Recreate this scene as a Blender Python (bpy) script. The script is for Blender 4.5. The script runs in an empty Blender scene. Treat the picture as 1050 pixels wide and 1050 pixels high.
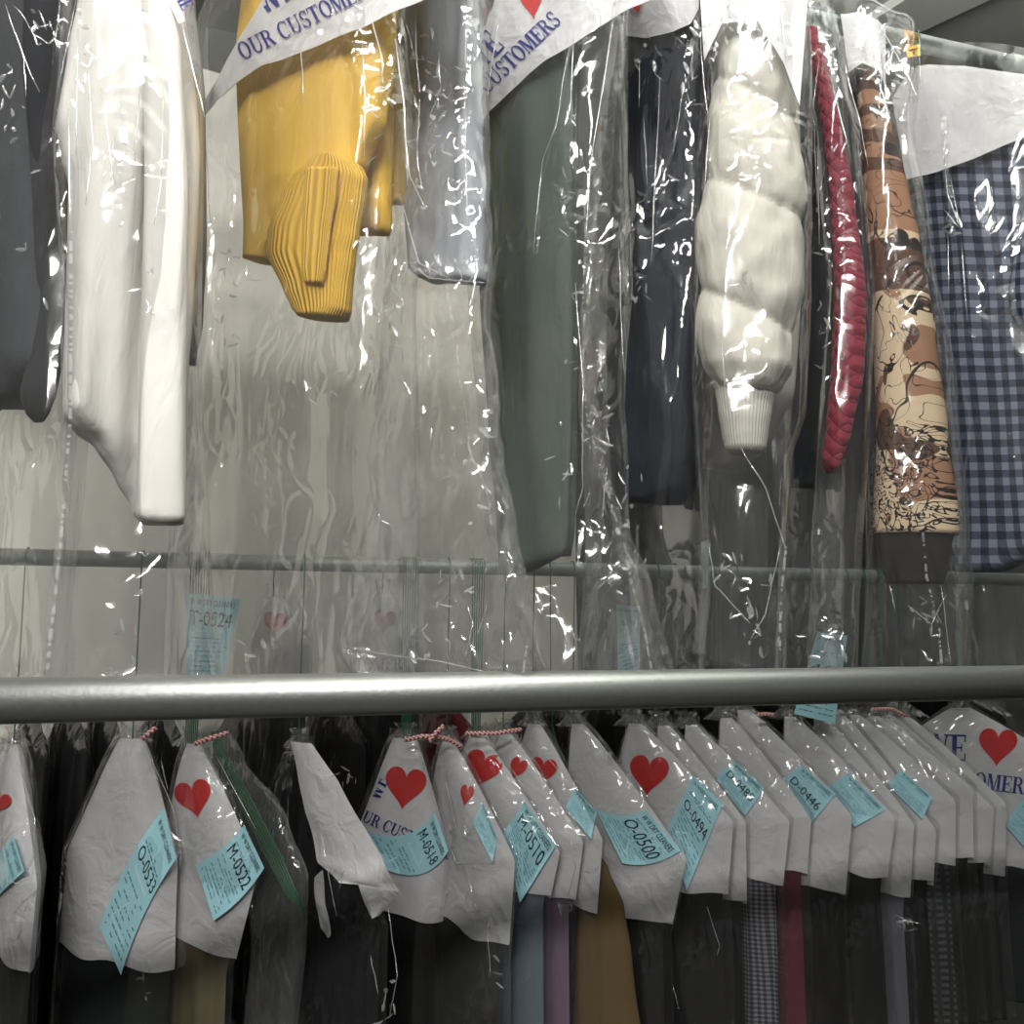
import bpy, math, random
from mathutils import Vector, Matrix, noise
from mathutils.bvhtree import BVHTree
R = random.Random(7)
D = bpy.data
COL = bpy.context.scene.collection
scene = bpy.context.scene

# ------------------------------------------------------------------ camera
CAM = Vector((0.0, 0.0, 1.45))
FPX, PITCH, YAW = 909.0, math.radians(8.0), math.radians(16.4)
FW = Vector((math.sin(YAW) * math.cos(PITCH), math.cos(YAW) * math.cos(PITCH), math.sin(PITCH)))
RT = Vector((math.cos(YAW), -math.sin(YAW), 0))
UP = RT.cross(FW)

def ray(px, py):
    return FW + RT * ((px - 525) / FPX) + UP * ((525 - py) / FPX)

def at_y(px, py, y):
    r = ray(px, py)
    return CAM + r * (y / r.y)

cam_data = D.cameras.new('camera')
cam = D.objects.new('camera', cam_data)
COL.objects.link(cam)
cam.location = CAM
cam.matrix_world = Matrix.Translation(CAM) @ Matrix((RT, UP, -FW)).transposed().to_4x4()
cam_data.sensor_width = 36
cam_data.lens = FPX / 1050 * 36
cam_data.clip_start = 0.02
scene.camera = cam

# ------------------------------------------------------------------ rails and depths
Y_TUBE, Y_UP, Y_LOW, Y_BACK = 0.99, 1.28, 1.75, 2.17
Z_UP = at_y(950, 46, Y_UP).z
Z_LOW = at_y(60, 572, Y_LOW).z
Z_TUBE = at_y(525, 709, Y_TUBE).z

# ------------------------------------------------------------------ materials
def srgb(c):
    return tuple(((v / 255) / 12.92 if v / 255 <= 0.04045 else ((v / 255 + 0.055) / 1.055) ** 2.4) for v in c) + (1.0,)

class NT:
    def __init__(self, name):
        self.m = D.materials.new(name)
        self.m.use_nodes = True
        self.t = self.m.node_tree
        self.t.nodes.clear()
        self.out = self.t.nodes.new('ShaderNodeOutputMaterial')
    def n(self, kind, **kw):
        nd = self.t.nodes.new('ShaderNode' + kind)
        for k, v in kw.items():
            if k in nd.inputs:
                nd.inputs[k].default_value = v
            else:
                setattr(nd, k, v)
        return nd
    def l(self, a, b):
        self.t.links.new(a, b)
    def math(self, op, a, b=None, c=None):
        nd = self.n('Math', operation=op)
        for i, v in enumerate((a, b, c)):
            if v is None:
                continue
            if isinstance(v, (int, float)):
                nd.inputs[i].default_value = v
            else:
                self.l(v, nd.inputs[i])
        return nd.outputs[0]
    def mixc(self, fac, a, b):
        nd = self.n('Mix', data_type='RGBA')
        for i, v in ((0, fac), (6, a), (7, b)):
            if isinstance(v, (int, float, tuple)):
                nd.inputs[i].default_value = v
            else:
                self.l(v, nd.inputs[i])
        return nd.outputs[2]

MATS = {}
def cloth(rgb, rough=0.9, var=0.12, weave=900, bump=0.25, wr=0.35, key=None):
    k = key or ('cloth', rgb, rough, weave)
    if k in MATS:
        return MATS[k]
    t = NT('cloth_%d_%d_%d' % rgb)
    tc = t.n('TexCoord')
    b = t.n('BsdfPrincipled', Roughness=rough)
    b.inputs['Sheen Weight'].default_value = 0.03
    b.inputs['Specular IOR Level'].default_value = 0.25
    nz = t.n('TexNoise', Scale=9.0, Detail=5.0)
    t.l(tc.outputs['Object'], nz.inputs['Vector'])
    c = srgb(rgb)
    dk = tuple(v * (1 - var) for v in c[:3]) + (1,)
    lt = tuple(min(1, v * (1 + var)) for v in c[:3]) + (1,)
    t.l(t.mixc(nz.outputs['Fac'], dk, lt), b.inputs['Base Color'])
    wv = t.n('TexNoise', Scale=weave, Detail=1.0)
    t.l(tc.outputs['Object'], wv.inputs['Vector'])
    mp = t.n('Mapping')
    mp.inputs['Scale'].default_value = (1, 1, 0.25)
    t.l(tc.outputs['Object'], mp.inputs['Vector'])
    big = t.n('TexNoise', Scale=26.0, Detail=3.0, Distortion=0.6)
    t.l(mp.outputs[0], big.inputs['Vector'])
    b1 = t.n('Bump', Strength=bump, Distance=0.001)
    t.l(wv.outputs['Fac'], b1.inputs['Height'])
    b2 = t.n('Bump', Strength=wr, Distance=0.012)
    t.l(big.outputs['Fac'], b2.inputs['Height'])
    t.l(b1.outputs[0], b2.inputs['Normal'])
    t.l(b2.outputs[0], b.inputs['Normal'])
    t.l(b.outputs[0], t.out.inputs[0])
    MATS[k] = t.m
    return t.m

def plain(name, rgb, rough=0.6, metal=0.0, nscale=0, nstr=0.0, var=0.0, spec=0.5):
    if name in MATS:
        return MATS[name]
    t = NT(name)
    b = t.n('BsdfPrincipled', Roughness=rough, Metallic=metal)
    b.inputs['Specular IOR Level'].default_value = spec
    b.inputs['Base Color'].default_value = srgb(rgb)
    if nscale:
        tc = t.n('TexCoord')
        nz = t.n('TexNoise', Scale=nscale, Detail=6.0)
        t.l(tc.outputs['Object'], nz.inputs['Vector'])
        if var:
            c = srgb(rgb)
            t.l(t.mixc(nz.outputs['Fac'], tuple(v * (1 - var) for v in c[:3]) + (1,), tuple(min(1, v * (1 + var)) for v in c[:3]) + (1,)), b.inputs['Base Color'])
        bp = t.n('Bump', Strength=nstr, Distance=0.004)
        t.l(nz.outputs['Fac'], bp.inputs['Height'])
        t.l(bp.outputs[0], b.inputs['Normal'])
    t.l(b.outputs[0], t.out.inputs[0])
    MATS[name] = t.m
    return t.m

def film(name, haze=0.06, rough=0.09, crinkle=0.5, scale=16.0, stretch=0.3, gloss=1.0):
    """thin clear polythene: mostly see-through, a little milky, sharp reflections on the crinkles"""
    if name in MATS:
        return MATS[name]
    t = NT(name)
    tc = t.n('TexCoord')
    mp = t.n('Mapping')
    mp.inputs['Scale'].default_value = (1, 1, stretch)
    t.l(tc.outputs['Object'], mp.inputs['Vector'])
    nz = t.n('TexNoise', Scale=scale * 0.95, Detail=1.5, Distortion=1.0)
    t.l(mp.outputs[0], nz.inputs['Vector'])
    vo = t.n('TexVoronoi', Scale=scale * 1.25, feature='DISTANCE_TO_EDGE')
    nd = t.n('TexNoise', Scale=5.0, Detail=1.0)
    t.l(tc.outputs['Object'], nd.inputs['Vector'])
    vm = t.n('VectorMath', operation='MULTIPLY_ADD')
    t.l(nd.outputs['Color'], vm.inputs[0])
    vm.inputs[1].default_value = (0.35, 0.35, 0.35)
    t.l(mp.outputs[0], vm.inputs[2])
    t.l(vm.outputs[0], vo.inputs['Vector'])
    # crumpled only in patches, taut elsewhere
    patch = t.n('TexNoise', Scale=6.5, Detail=2.0)
    t.l(tc.outputs['Object'], patch.inputs['Vector'])
    pr = t.n('MapRange')
    pr.inputs[1].default_value = 0.56 - 0.08 * crinkle
    pr.inputs[2].default_value = 0.74
    t.l(patch.outputs['Fac'], pr.inputs[0])
    vmul = t.math('MULTIPLY', t.math('MINIMUM', vo.outputs['Distance'], 0.22), t.math('MULTIPLY_ADD', pr.outputs[0], 2.2, 0.05))
    h = t.math('MULTIPLY_ADD', nz.outputs['Fac'], 0.30, vmul)
    bp = t.n('Bump', Strength=crinkle, Distance=0.03)
    t.l(h, bp.inputs['Height'])
    tr = t.n('BsdfTransparent', Color=(0.985, 0.985, 0.985, 1))
    df = t.n('BsdfDiffuse', Color=(0.75, 0.76, 0.77, 1))
    tl = t.n('BsdfTranslucent', Color=(0.75, 0.76, 0.77, 1))
    mdt = t.n('MixShader', Fac=0.4)
    t.l(df.outputs[0], mdt.inputs[1]); t.l(tl.outputs[0], mdt.inputs[2])
    hz = t.n('MixShader')
    lw = t.n('LayerWeight', Blend=0.35)
    hf = t.math('MULTIPLY_ADD', t.math('POWER', lw.outputs['Facing'], 3.0), min(0.4, haze * 3.0), t.math('MULTIPLY', patch.outputs['Fac'], haze * 1.7))
    t.l(hf, hz.inputs['Fac'])
    t.l(tr.outputs[0], hz.inputs[1]); t.l(mdt.outputs[0], hz.inputs[2])
    gl = t.n('BsdfGlossy', Color=(1, 1, 1, 1), Roughness=rough)
    t.l(bp.outputs[0], gl.inputs['Normal'])
    fr = t.n('Fresnel', IOR=1.5)
    mx = t.n('MixShader')
    t.l(t.math('MINIMUM', t.math('MULTIPLY', fr.outputs[0], 1.6 * gloss), 0.22), mx.inputs['Fac'])
    t.l(hz.outputs[0], mx.inputs[1]); t.l(gl.outputs[0], mx.inputs[2])
    t.l(mx.outputs[0], t.out.inputs[0])
    MATS[name] = t.m
    return t.m

def paper_mat():
    if 'paper' in MATS:
        return MATS['paper']
    t = NT('white_paper')
    tc = t.n('TexCoord')
    nz = t.n('TexNoise', Scale=15.0, Detail=4.0, Distortion=1.2)
    t.l(tc.outputs['Object'], nz.inputs['Vector'])
    b1 = t.n('Bump', Strength=0.6, Distance=0.012)
    t.l(nz.outputs['Fac'], b1.inputs['Height'])
    df = t.n('BsdfPrincipled', Roughness=0.85)
    df.inputs['Base Color'].default_value = srgb((232, 231, 232))
    df.inputs['Specular IOR Level'].default_value = 0.2
    t.l(b1.outputs[0], df.inputs['Normal'])
    tl = t.n('BsdfTranslucent', Color=srgb((225, 224, 225)))
    mx = t.n('MixShader', Fac=0.22)
    t.l(df.outputs[0], mx.inputs[1]); t.l(tl.outputs[0], mx.inputs[2])
    t.l(mx.outputs[0], t.out.inputs[0])
    MATS['paper'] = t.m
    return t.m

def gingham(name, light, mid, dark, size, uv=True):
    if name in MATS:
        return MATS[name]
    t = NT(name)
    tc = t.n('TexCoord')
    sp = t.n('SeparateXYZ')
    t.l(tc.outputs['UV'], sp.inputs[0])
    def stripe(o):
        w = t.math('FRACT', t.math('DIVIDE', o, size))
        s = t.math('GREATER_THAN', w, 0.5)
        return s
    f = t.math('ADD', stripe(sp.outputs[0]), stripe(sp.outputs[1]))
    a = t.mixc(t.math('MINIMUM', f, 1.0), srgb(light), srgb(mid))
    c = t.mixc(t.math('MAXIMUM', t.math('SUBTRACT', f, 1.0), 0.0), a, srgb(dark))
    b = t.n('BsdfPrincipled', Roughness=0.9)
    b.inputs['Specular IOR Level'].default_value = 0.2
    t.l(c, b.inputs['Base Color'])
    nz = t.n('TexNoise', Scale=18.0, Detail=3.0)
    t.l(tc.outputs['Object'], nz.inputs['Vector'])
    bp = t.n('Bump', Strength=0.3, Distance=0.008)
    t.l(nz.outputs['Fac'], bp.inputs['Height'])
    t.l(bp.outputs[0], b.inputs['Normal'])
    t.l(b.outputs[0], t.out.inputs[0])
    MATS[name] = t.m
    return t.m

def rib_mat(name, rgb, pitch=0.006, depth=0.002):
    if name in MATS:
        return MATS[name]
    t = NT(name)
    tc = t.n('TexCoord')
    sp = t.n('SeparateXYZ')
    t.l(tc.outputs['UV'], sp.inputs[0])
    s = t.math('SINE', t.math('MULTIPLY', sp.outputs[0], 2 * math.pi / pitch))
    b = t.n('BsdfPrincipled', Roughness=0.95)
    b.inputs['Specular IOR Level'].default_value = 0.15
    c = srgb(rgb)
    t.l(t.mixc(t.math('MULTIPLY_ADD', s, 0.5, 0.5), tuple(v * 0.82 for v in c[:3]) + (1,), c), b.inputs['Base Color'])
    bp = t.n('Bump', Strength=0.5, Distance=depth)
    t.l(s, bp.inputs['Height'])
    t.l(bp.outputs[0], b.inputs['Normal'])
    t.l(b.outputs[0], t.out.inputs[0])
    MATS[name] = t.m
    return t.m

def quilt_mat(name, rgb, size=0.045):
    if name in MATS:
        return MATS[name]
    t = NT(name)
    tc = t.n('TexCoord')
    sp = t.n('SeparateXYZ')
    t.l(tc.outputs['UV'], sp.inputs[0])
    def tri(o):
        return t.math('PINGPONG', t.math('DIVIDE', o, size), 0.5)
    p = tri(t.math('ADD', sp.outputs[0], sp.outputs[1]))
    q = tri(t.math('SUBTRACT', sp.outputs[0], sp.outputs[1]))
    h = t.math('POWER', t.math('MULTIPLY', t.math('MULTIPLY', p, q), 4.0), 0.4)
    b = t.n('BsdfPrincipled', Roughness=0.8)
    c = srgb(rgb)
    b.inputs['Base Color'].default_value = c
    b.inputs['Sheen Weight'].default_value = 0.1
    bp = t.n('Bump', Strength=0.7, Distance=0.007)
    t.l(h, bp.inputs['Height'])
    t.l(bp.outputs[0], b.inputs['Normal'])
    t.l(b.outputs[0], t.out.inputs[0])
    MATS[name] = t.m
    return t.m

def print_mat():
    """cream and brown printed cloth with loose ink lines; UV y runs down the sleeve in metres"""
    t = NT('ink_print_cloth')
    tc = t.n('TexCoord')
    sp = t.n('SeparateXYZ')
    t.l(tc.outputs['UV'], sp.inputs[0])
    v = sp.outputs[1]
    def band(scale, dist, lo, off):
        mp = t.n('Mapping')
        mp.inputs['Location'].default_value = (off, off * 0.7, 0)
        t.l(tc.outputs['UV'], mp.inputs['Vector'])
        nz = t.n('TexNoise', Scale=scale, Detail=1.0, Distortion=dist)
        t.l(mp.outputs[0], nz.inputs['Vector'])
        return nz.outputs['Fac']
    n1 = band(11.0, 0.6, 0, 0.0)
    n2 = band(17.0, 1.6, 0, 3.3)
    n3 = band(42.0, 2.0, 0, 5.1)
    cream, tan, brown, ink = srgb((200, 178, 148)), srgb((148, 110, 84)), srgb((84, 58, 44)), srgb((26, 20, 18))
    base = t.mixc(t.math('GREATER_THAN', n1, t.math('MULTIPLY_ADD', t.math('GREATER_THAN', v, 0.33), 0.14, 0.42)), cream, tan)
    base = t.mixc(t.math('GREATER_THAN', band(8.0, 0.9, 0, 8.7), 0.68), base, brown)
    # bold stripes near the shoulder
    s = t.math('SINE', t.math('MULTIPLY', t.math('ADD', v, t.math('MULTIPLY', n1, 0.03)), 2 * math.pi / 0.052))
    top = t.math('LESS_THAN', v, 0.235)
    base = t.mixc(t.math('MULTIPLY', top, t.math('GREATER_THAN', s, 0.25)), base, brown)
    # plain brown panel
    pan = t.math('MULTIPLY', t.math('GREATER_THAN', v, 0.345), t.math('LESS_THAN', v, 0.435))
    base = t.mixc(pan, base, brown)
    def line(f, w):
        return t.math('LESS_THAN', t.math('ABSOLUTE', t.math('SUBTRACT', f, 0.5)), w)
    lines = t.math('MAXIMUM', line(n2, 0.010), line(band(9.0, 1.0, 0, 11.0), 0.008))
    dense = t.math('MULTIPLY', t.math('GREATER_THAN', v, 0.66), line(n3, 0.04))
    lines = t.math('MAXIMUM', lines, dense)
    c = t.mixc(lines, base, ink)
    b = t.n('BsdfPrincipled', Roughness=0.85)
    b.inputs['Specular IOR Level'].default_value = 0.2
    t.l(c, b.inputs['Base Color'])
    t.l(b.outputs[0], t.out.inputs[0])
    return t.m

def stripe_tie():
    t = NT('red_white_twist')
    tc = t.n('TexCoord')
    sp = t.n('SeparateXYZ')
    t.l(tc.outputs['UV'], sp.inputs[0])
    f = t.math('FRACT', t.math('ADD', t.math('MULTIPLY', sp.outputs[1], 120.0), t.math('MULTIPLY', sp.outputs[0], 1.0)))
    b = t.n('BsdfPrincipled', Roughness=0.5)
    t.l(t.mixc(t.math('GREATER_THAN', f, 0.5), srgb((235, 228, 224)), srgb((190, 30, 34))), b.inputs['Base Color'])
    t.l(b.outputs[0], t.out.inputs[0])
    return t.m

def seam_mat():
    """row of small printed marks on a clear film"""
    t = NT('seam_print')
    tc = t.n('TexCoord')
    sp = t.n('SeparateXYZ')
    t.l(tc.outputs['UV'], sp.inputs[0])
    nz = t.n('TexWhiteNoise', noise_dimensions='1D')
    t.l(t.math('FLOOR', t.math('MULTIPLY', sp.outputs[1], 330.0)), nz.inputs['W'])
    on = t.math('GREATER_THAN', nz.outputs['Value'], 0.42)
    inner = t.math('LESS_THAN', t.math('ABSOLUTE', t.math('SUBTRACT', sp.outputs[0], 0.5)), 0.38)
    tr = t.n('BsdfTransparent')
    df = t.n('BsdfDiffuse', Color=(0.75, 0.75, 0.75, 1))
    mx = t.n('MixShader')
    t.l(t.math('MULTIPLY', t.math('MULTIPLY', on, inner), 0.24), mx.inputs['Fac'])
    t.l(tr.outputs[0], mx.inputs[1]); t.l(df.outputs[0], mx.inputs[2])
    t.l(mx.outputs[0], t.out.inputs[0])
    return t.m

PAPER = paper_mat()
FILM = film('clear_film', 0.040)
FILM_LOW = film('clear_film_snug', 0.011, 0.11, 0.45, 18.0, 0.35)
FILM_CRUMPLED = film('crumpled_film', 0.07, 0.07, 0.9, 14.0, 0.7)
FILM_HAZY = film('milky_film', 0.10, 0.12, 0.45, 12.0, 0.25)
def highlight_mat():
    t = NT('film_highlight')  # whitish see-through mix that paints the highlights on film folds
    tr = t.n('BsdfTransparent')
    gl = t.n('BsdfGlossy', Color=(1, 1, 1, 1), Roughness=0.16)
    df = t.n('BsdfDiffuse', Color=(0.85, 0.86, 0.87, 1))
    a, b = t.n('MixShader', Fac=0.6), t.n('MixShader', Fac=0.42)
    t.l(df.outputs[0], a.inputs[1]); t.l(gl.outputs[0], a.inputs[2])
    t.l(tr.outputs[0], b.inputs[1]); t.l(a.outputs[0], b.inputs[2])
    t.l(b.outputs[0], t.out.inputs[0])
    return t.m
EDGE = highlight_mat()
SEAM = seam_mat()
TIE = stripe_tie()
BLUE = plain('ticket_blue', (170, 220, 230), 0.8, 0, 60, 0.1, 0.04, 0.2)
INK = plain('ticket_ink', (34, 52, 62), 0.8, spec=0.1)
INK_SOFT = plain('ticket_faint_ink', (92, 148, 164), 0.8, spec=0.1)
INK_PALE = plain('ticket_pale_mark', (196, 232, 238), 0.8, spec=0.1)
NAVY_INK = plain('navy_ink', (48, 48, 128), 0.7, spec=0.2)
RED_INK = plain('red_ink', (196, 42, 40), 0.7, 0, 30, 0.1, 0.1, 0.2)
GREEN_WIRE = plain('green_wire', (24, 96, 58), 0.4)
DARK_WIRE = plain('dark_wire', (50, 60, 56), 0.4, 0.4)
STEEL = plain('dull_steel', (150, 152, 149), 0.42, 0.85, 160, 0.08, 0.12)
GALV = plain('galvanised_pipe', (168, 174, 170), 0.5, 0.6, 60, 0.15, 0.2)

# ------------------------------------------------------------------ objects
def thing(name, loc, rz, label, cat, group=None):
    o = D.objects.new(name, None)
    o.empty_display_size = 0.05
    COL.objects.link(o)
    o.location = loc
    o.rotation_euler = (0, 0, rz)
    o['label'] = label
    o['category'] = cat
    if group:
        o['group'] = group
    return o

def obj(name, geo, mat, parent=None, smooth=True, root=None, label=None):
    """GEO: (world verts, faces[, uv per loop-vertex index]) -> one mesh object, kept in its thing's own frame"""
    vs, fs = geo[0], geo[1]
    uv = geo[2] if len(geo) > 2 else None
    rt = root or parent
    while rt is not None and rt.parent is not None:
        rt = rt.parent
    if rt is not None:
        mi = (Matrix.Translation(rt.location) @ Matrix.Rotation(rt.rotation_euler.z, 4, 'Z')).inverted()
        vs = [mi @ Vector(v) for v in vs]
    me = D.meshes.new(name)
    me.from_pydata([tuple(v) for v in vs], [], fs)
    if uv:
        ul = me.uv_layers.new(name='UVMap')
        for i, lp in enumerate(me.loops):
            ul.data[i].uv = uv[lp.vertex_index]
    me.validate()
    if smooth:
        me.polygons.foreach_set('use_smooth', [True] * len(me.polygons))
    me.materials.append(mat)
    o = D.objects.new(name, me)
    COL.objects.link(o)
    if parent is not None:
        o.parent = parent
    if label:
        o['label'] = label
    return o

def tag(o, label, cat, group=None):
    o['label'] = label
    o['category'] = cat
    if group:
        o['group'] = group
    return o

def struct(name, geo, mat):
    o = obj(name, geo, mat, smooth=False)
    o['kind'] = 'structure'
    return o

def box(x0, y0, z0, x1, y1, z1):
    v = [Vector((x, y, z)) for z in (z0, z1) for y in (y0, y1) for x in (x0, x1)]
    f = [(0, 2, 3, 1), (4, 5, 7, 6), (0, 1, 5, 4), (2, 6, 7, 3), (0, 4, 6, 2), (1, 3, 7, 5)]
    return v, f

def tube(pts, r, seg=10, cap=True):
    pts = [Vector(p) for p in pts]
    vs, fs, uv = [], [], []
    L = 0.0
    ref = Vector((0, 0, 1))
    n = len(pts)
    for i, p in enumerate(pts):
        d = (pts[min(i + 1, n - 1)] - pts[max(i - 1, 0)]).normalized()
        if i:
            L += (p - pts[i - 1]).length
        a = d.cross(ref)
        if a.length < 1e-3:
            a = d.cross(Vector((1, 0, 0)))
        a.normalize()
        b = d.cross(a)
        rr = r[i] if isinstance(r, (list, tuple)) else r
        for k in range(seg):
            th = 2 * math.pi * k / seg
            vs.append(p + (a * math.cos(th) + b * math.sin(th)) * rr)
            uv.append((k / seg, L))
    for i in range(n - 1):
        for k in range(seg):
            k2 = (k + 1) % seg
            fs.append((i * seg + k, i * seg + k2, (i + 1) * seg + k2, (i + 1) * seg + k))
    if cap:
        fs.append(tuple(range(seg - 1, -1, -1)))
        fs.append(tuple((n - 1) * seg + k for k in range(seg)))
    return vs, fs, uv

def join(*geos):
    vs, fs, uv = [], [], []
    for g in geos:
        b = len(vs)
        vs += list(g[0])
        fs += [tuple(i + b for i in f) for f in g[1]]
        uv += list(g[2]) if len(g) > 2 else [(0, 0)] * len(g[0])
    return vs, fs, uv

# ------------------------------------------------------------------ vertical hanging planes
class Plane:
    """vertical plane through p0 along the hanger's direction t; v is measured towards the side the camera sees"""
    def __init__(self, p0, ang):
        self.p0 = Vector((p0.x, p0.y, p0.z))
        self.t = Vector((math.sin(ang), -math.cos(ang), 0))
        self.n = Vector((-math.cos(ang), -math.sin(ang), 0))
        if self.n.dot(self.p0 - CAM) > 0:
            self.n = -self.n
        self.rz = math.atan2(self.t.y, self.t.x)
    def P(self, s, w, v=0.0):
        return self.p0 + self.t * s + self.n * v + Vector((0, 0, w))
    def hit(self, px, py, v=0.0):
        r = ray(px, py)
        q = self.p0 + self.n * v
        k = (q - CAM).dot(self.n) / r.dot(self.n)
        p = CAM + r * k - q
        return p.dot(self.t), p.z

def facing_plane(px, py, y):
    p = at_y(px, py, y)
    d = (p - CAM)
    a = math.atan2(d.x, d.y)
    pl = Plane.__new__(Plane)
    pl.p0 = p
    pl.t = Vector((math.cos(a), -math.sin(a), 0))
    pl.n = Vector((-math.sin(a), -math.cos(a), 0))
    pl.rz = math.atan2(pl.t.y, pl.t.x)
    return pl

def interp(rows, n):
    """smooth interpolation of (y, a, b, ...) rows to n rows"""
    y0, y1 = rows[0][0], rows[-1][0]
    out = []
    for i in range(n):
        y = y0 + (y1 - y0) * i / (n - 1)
        for j in range(len(rows) - 1):
            if y <= rows[j + 1][0] + 1e-9:
                break
        p, q = rows[j], rows[j + 1]
        t = (y - p[0]) / max(1e-9, q[0] - p[0])
        ts = t * t * (3 - 2 * t) * 0.5 + t * 0.5
        out.append([y] + [p[k] + (q[k] - p[k]) * ts for k in range(1, len(p))])
    return out

def sgnpow(x, e):
    return math.copysign(abs(x) ** e, x)

def loft(pl, rows, thick, n=60, m=48, e=2.6, v0=0.0, folds=0.0, nf=7, seed=0.0, noisy=0.0, nscale=8.0, zs=0.4, closed_top=True,
         closed_bottom=True, bulge=None, taper_top=0.0, ridged=False, wob=0.0, ringuv=0.0):
    """closed volume whose outline from the front follows ROWS (image y, left, right) on the plane PL"""
    vs, fs, uv = [], [], []
    rr = interp(rows, n)
    arc = 0.0
    prev = None
    for i, (y, xl, xr) in enumerate(rr):
        sl, wl = pl.hit(xl, y, v0)
        sr, wr = pl.hit(xr, y, v0)
        c, a = (sl + sr) / 2, abs(sr - sl) / 2
        wc = (wl + wr) / 2
        if prev is not None:
            arc += abs(prev - wc)
        prev = wc
        f = i / (n - 1)
        b = min(thick, a * 1.0) if not callable(thick) else thick(f, a)
        if taper_top:
            b *= min(1, 0.25 + f / taper_top)
        per = 0.0
        for k in range(m):
            th = 2 * math.pi * k / m
            ct, st = math.cos(th), math.sin(th)
            s = c + a * sgnpow(ct, 2 / e) * (1 if sr > sl else -1)
            w = wl + (wr - wl) * ((sgnpow(ct, 2 / e) + 1) / 2)
            v = b * sgnpow(st, 2 / e)
            if folds:
                fo = math.sin(nf * (s / 0.12) + seed * 3 + 1.4 * math.sin(wc * 5 + seed)) + 0.5 * math.sin(nf * 2.3 * (s / 0.12) + seed * 5 + wc * 3)
                v += folds * fo * abs(st) ** 0.5 * (1 if st > 0 else -0.6) * min(1, 0.3 + f * 1.6)
            if bulge:
                k2 = bulge(f, ct, st, w, s)
                v *= k2
                s = c + (s - c) * (0.5 + 0.5 * k2)
            if noisy:
                q = Vector((s * nscale + seed * 7.1, v * nscale + st * 0.5 + seed, w * nscale * zs + seed * 2.3))
                if ridged:
                    h = abs(noise.noise(q)) * -1.6 + 0.4 + 0.5 * (0.35 - abs(noise.noise(q * 2.3)))
                else:
                    h = noise.noise(q) + 0.5 * noise.noise(q * 2.1)
                v += noisy * h * (1 if st > 0 else -1) * min(1.0, abs(st) * 1.6)
                s += noisy * 0.5 * h * ct
            if wob and i == n - 1:
                w += wob * noise.noise(Vector((s * 9, seed, v * 9)))
            vs.append(pl.P(s, w, v0 + v))
            uv.append((th * ringuv, arc) if ringuv else (s + v, arc))
    for i in range(n - 1):
        for k in range(m):
            k2 = (k + 1) % m
            fs.append((i * m + k, i * m + k2, (i + 1) * m + k2, (i + 1) * m + k))
    if closed_top:
        fs.append(tuple(range(m - 1, -1, -1)))
    if closed_bottom:
        fs.append(tuple((n - 1) * m + k for k in range(m)))
    return vs, fs, uv

def sheet(pl, pairs, v0, n=40, m=14, wr=0.004, seed=0.0, curl=0.0, back=None):
    """sheet spanned between top and bottom image points; back: also the far layer at that v"""
    vs, fs, uv = [], [], []
    rows = [(i, *p[0], *p[1]) for i, p in enumerate(pairs)]
    for vv in ([v0] if back is None else [v0, back]):
        base = len(vs)
        rr = interp(rows, n)
        for (i, xt, yt, xb, yb) in rr:
            for j in range(m):
                t = j / (m - 1)
                v = vv + wr * noise.noise(Vector((i * 1.2 + seed, t * 2.2, vv * 50))) + curl * (t * t)
                s, w = pl.hit(xt + (xb - xt) * t, yt + (yb - yt) * t, vv)
                vs.append(pl.P(s, w, v))
                uv.append((s, w))
        for i in range(n - 1):
            for j in range(m - 1):
                q = base + i * m + j
                fs.append((q, q + m, q + m + 1, q + 1))
    if back is not None:
        for i in range(n - 1):
            fs.append((i * m, n * m + i * m, n * m + (i + 1) * m, (i + 1) * m))
    return vs, fs, uv

# ------------------------------------------------------------------ lettering
def rect(x0, y0, x1, y1):
    return [[(x0, y0), (x1, y0), (x1, y1), (x0, y1)]]

def dia(x0, y0, x1, y1, w):
    n = 4
    out = []
    for i in range(n):
        a, b = i / n, (i + 1) / n
        out.append([(x0 + (x1 - x0) * a, y0 + (y1 - y0) * a), (x0 + (x1 - x0) * a + w, y0 + (y1 - y0) * a), (x0 + (x1 - x0) * b + w, y0 + (y1 - y0) * b), (x0 + (x1 - x0) * b, y0 + (y1 - y0) * b)])
    return out

def arc(cx, cy, rx, ry, a0, a1, wx, wy, n=14):
    out = []
    for i in range(n):
        p = []
        for a in (a0 + (a1 - a0) * i / n, a0 + (a1 - a0) * (i + 1) / n):
            a = math.radians(a)
            p.append(((cx + rx * math.cos(a), cy + ry * math.sin(a)), (cx + (rx - wx) * math.cos(a), cy + (ry - wy) * math.sin(a))))
        out.append([p[0][0], p[1][0], p[1][1], p[0][1]])
    return out

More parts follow.
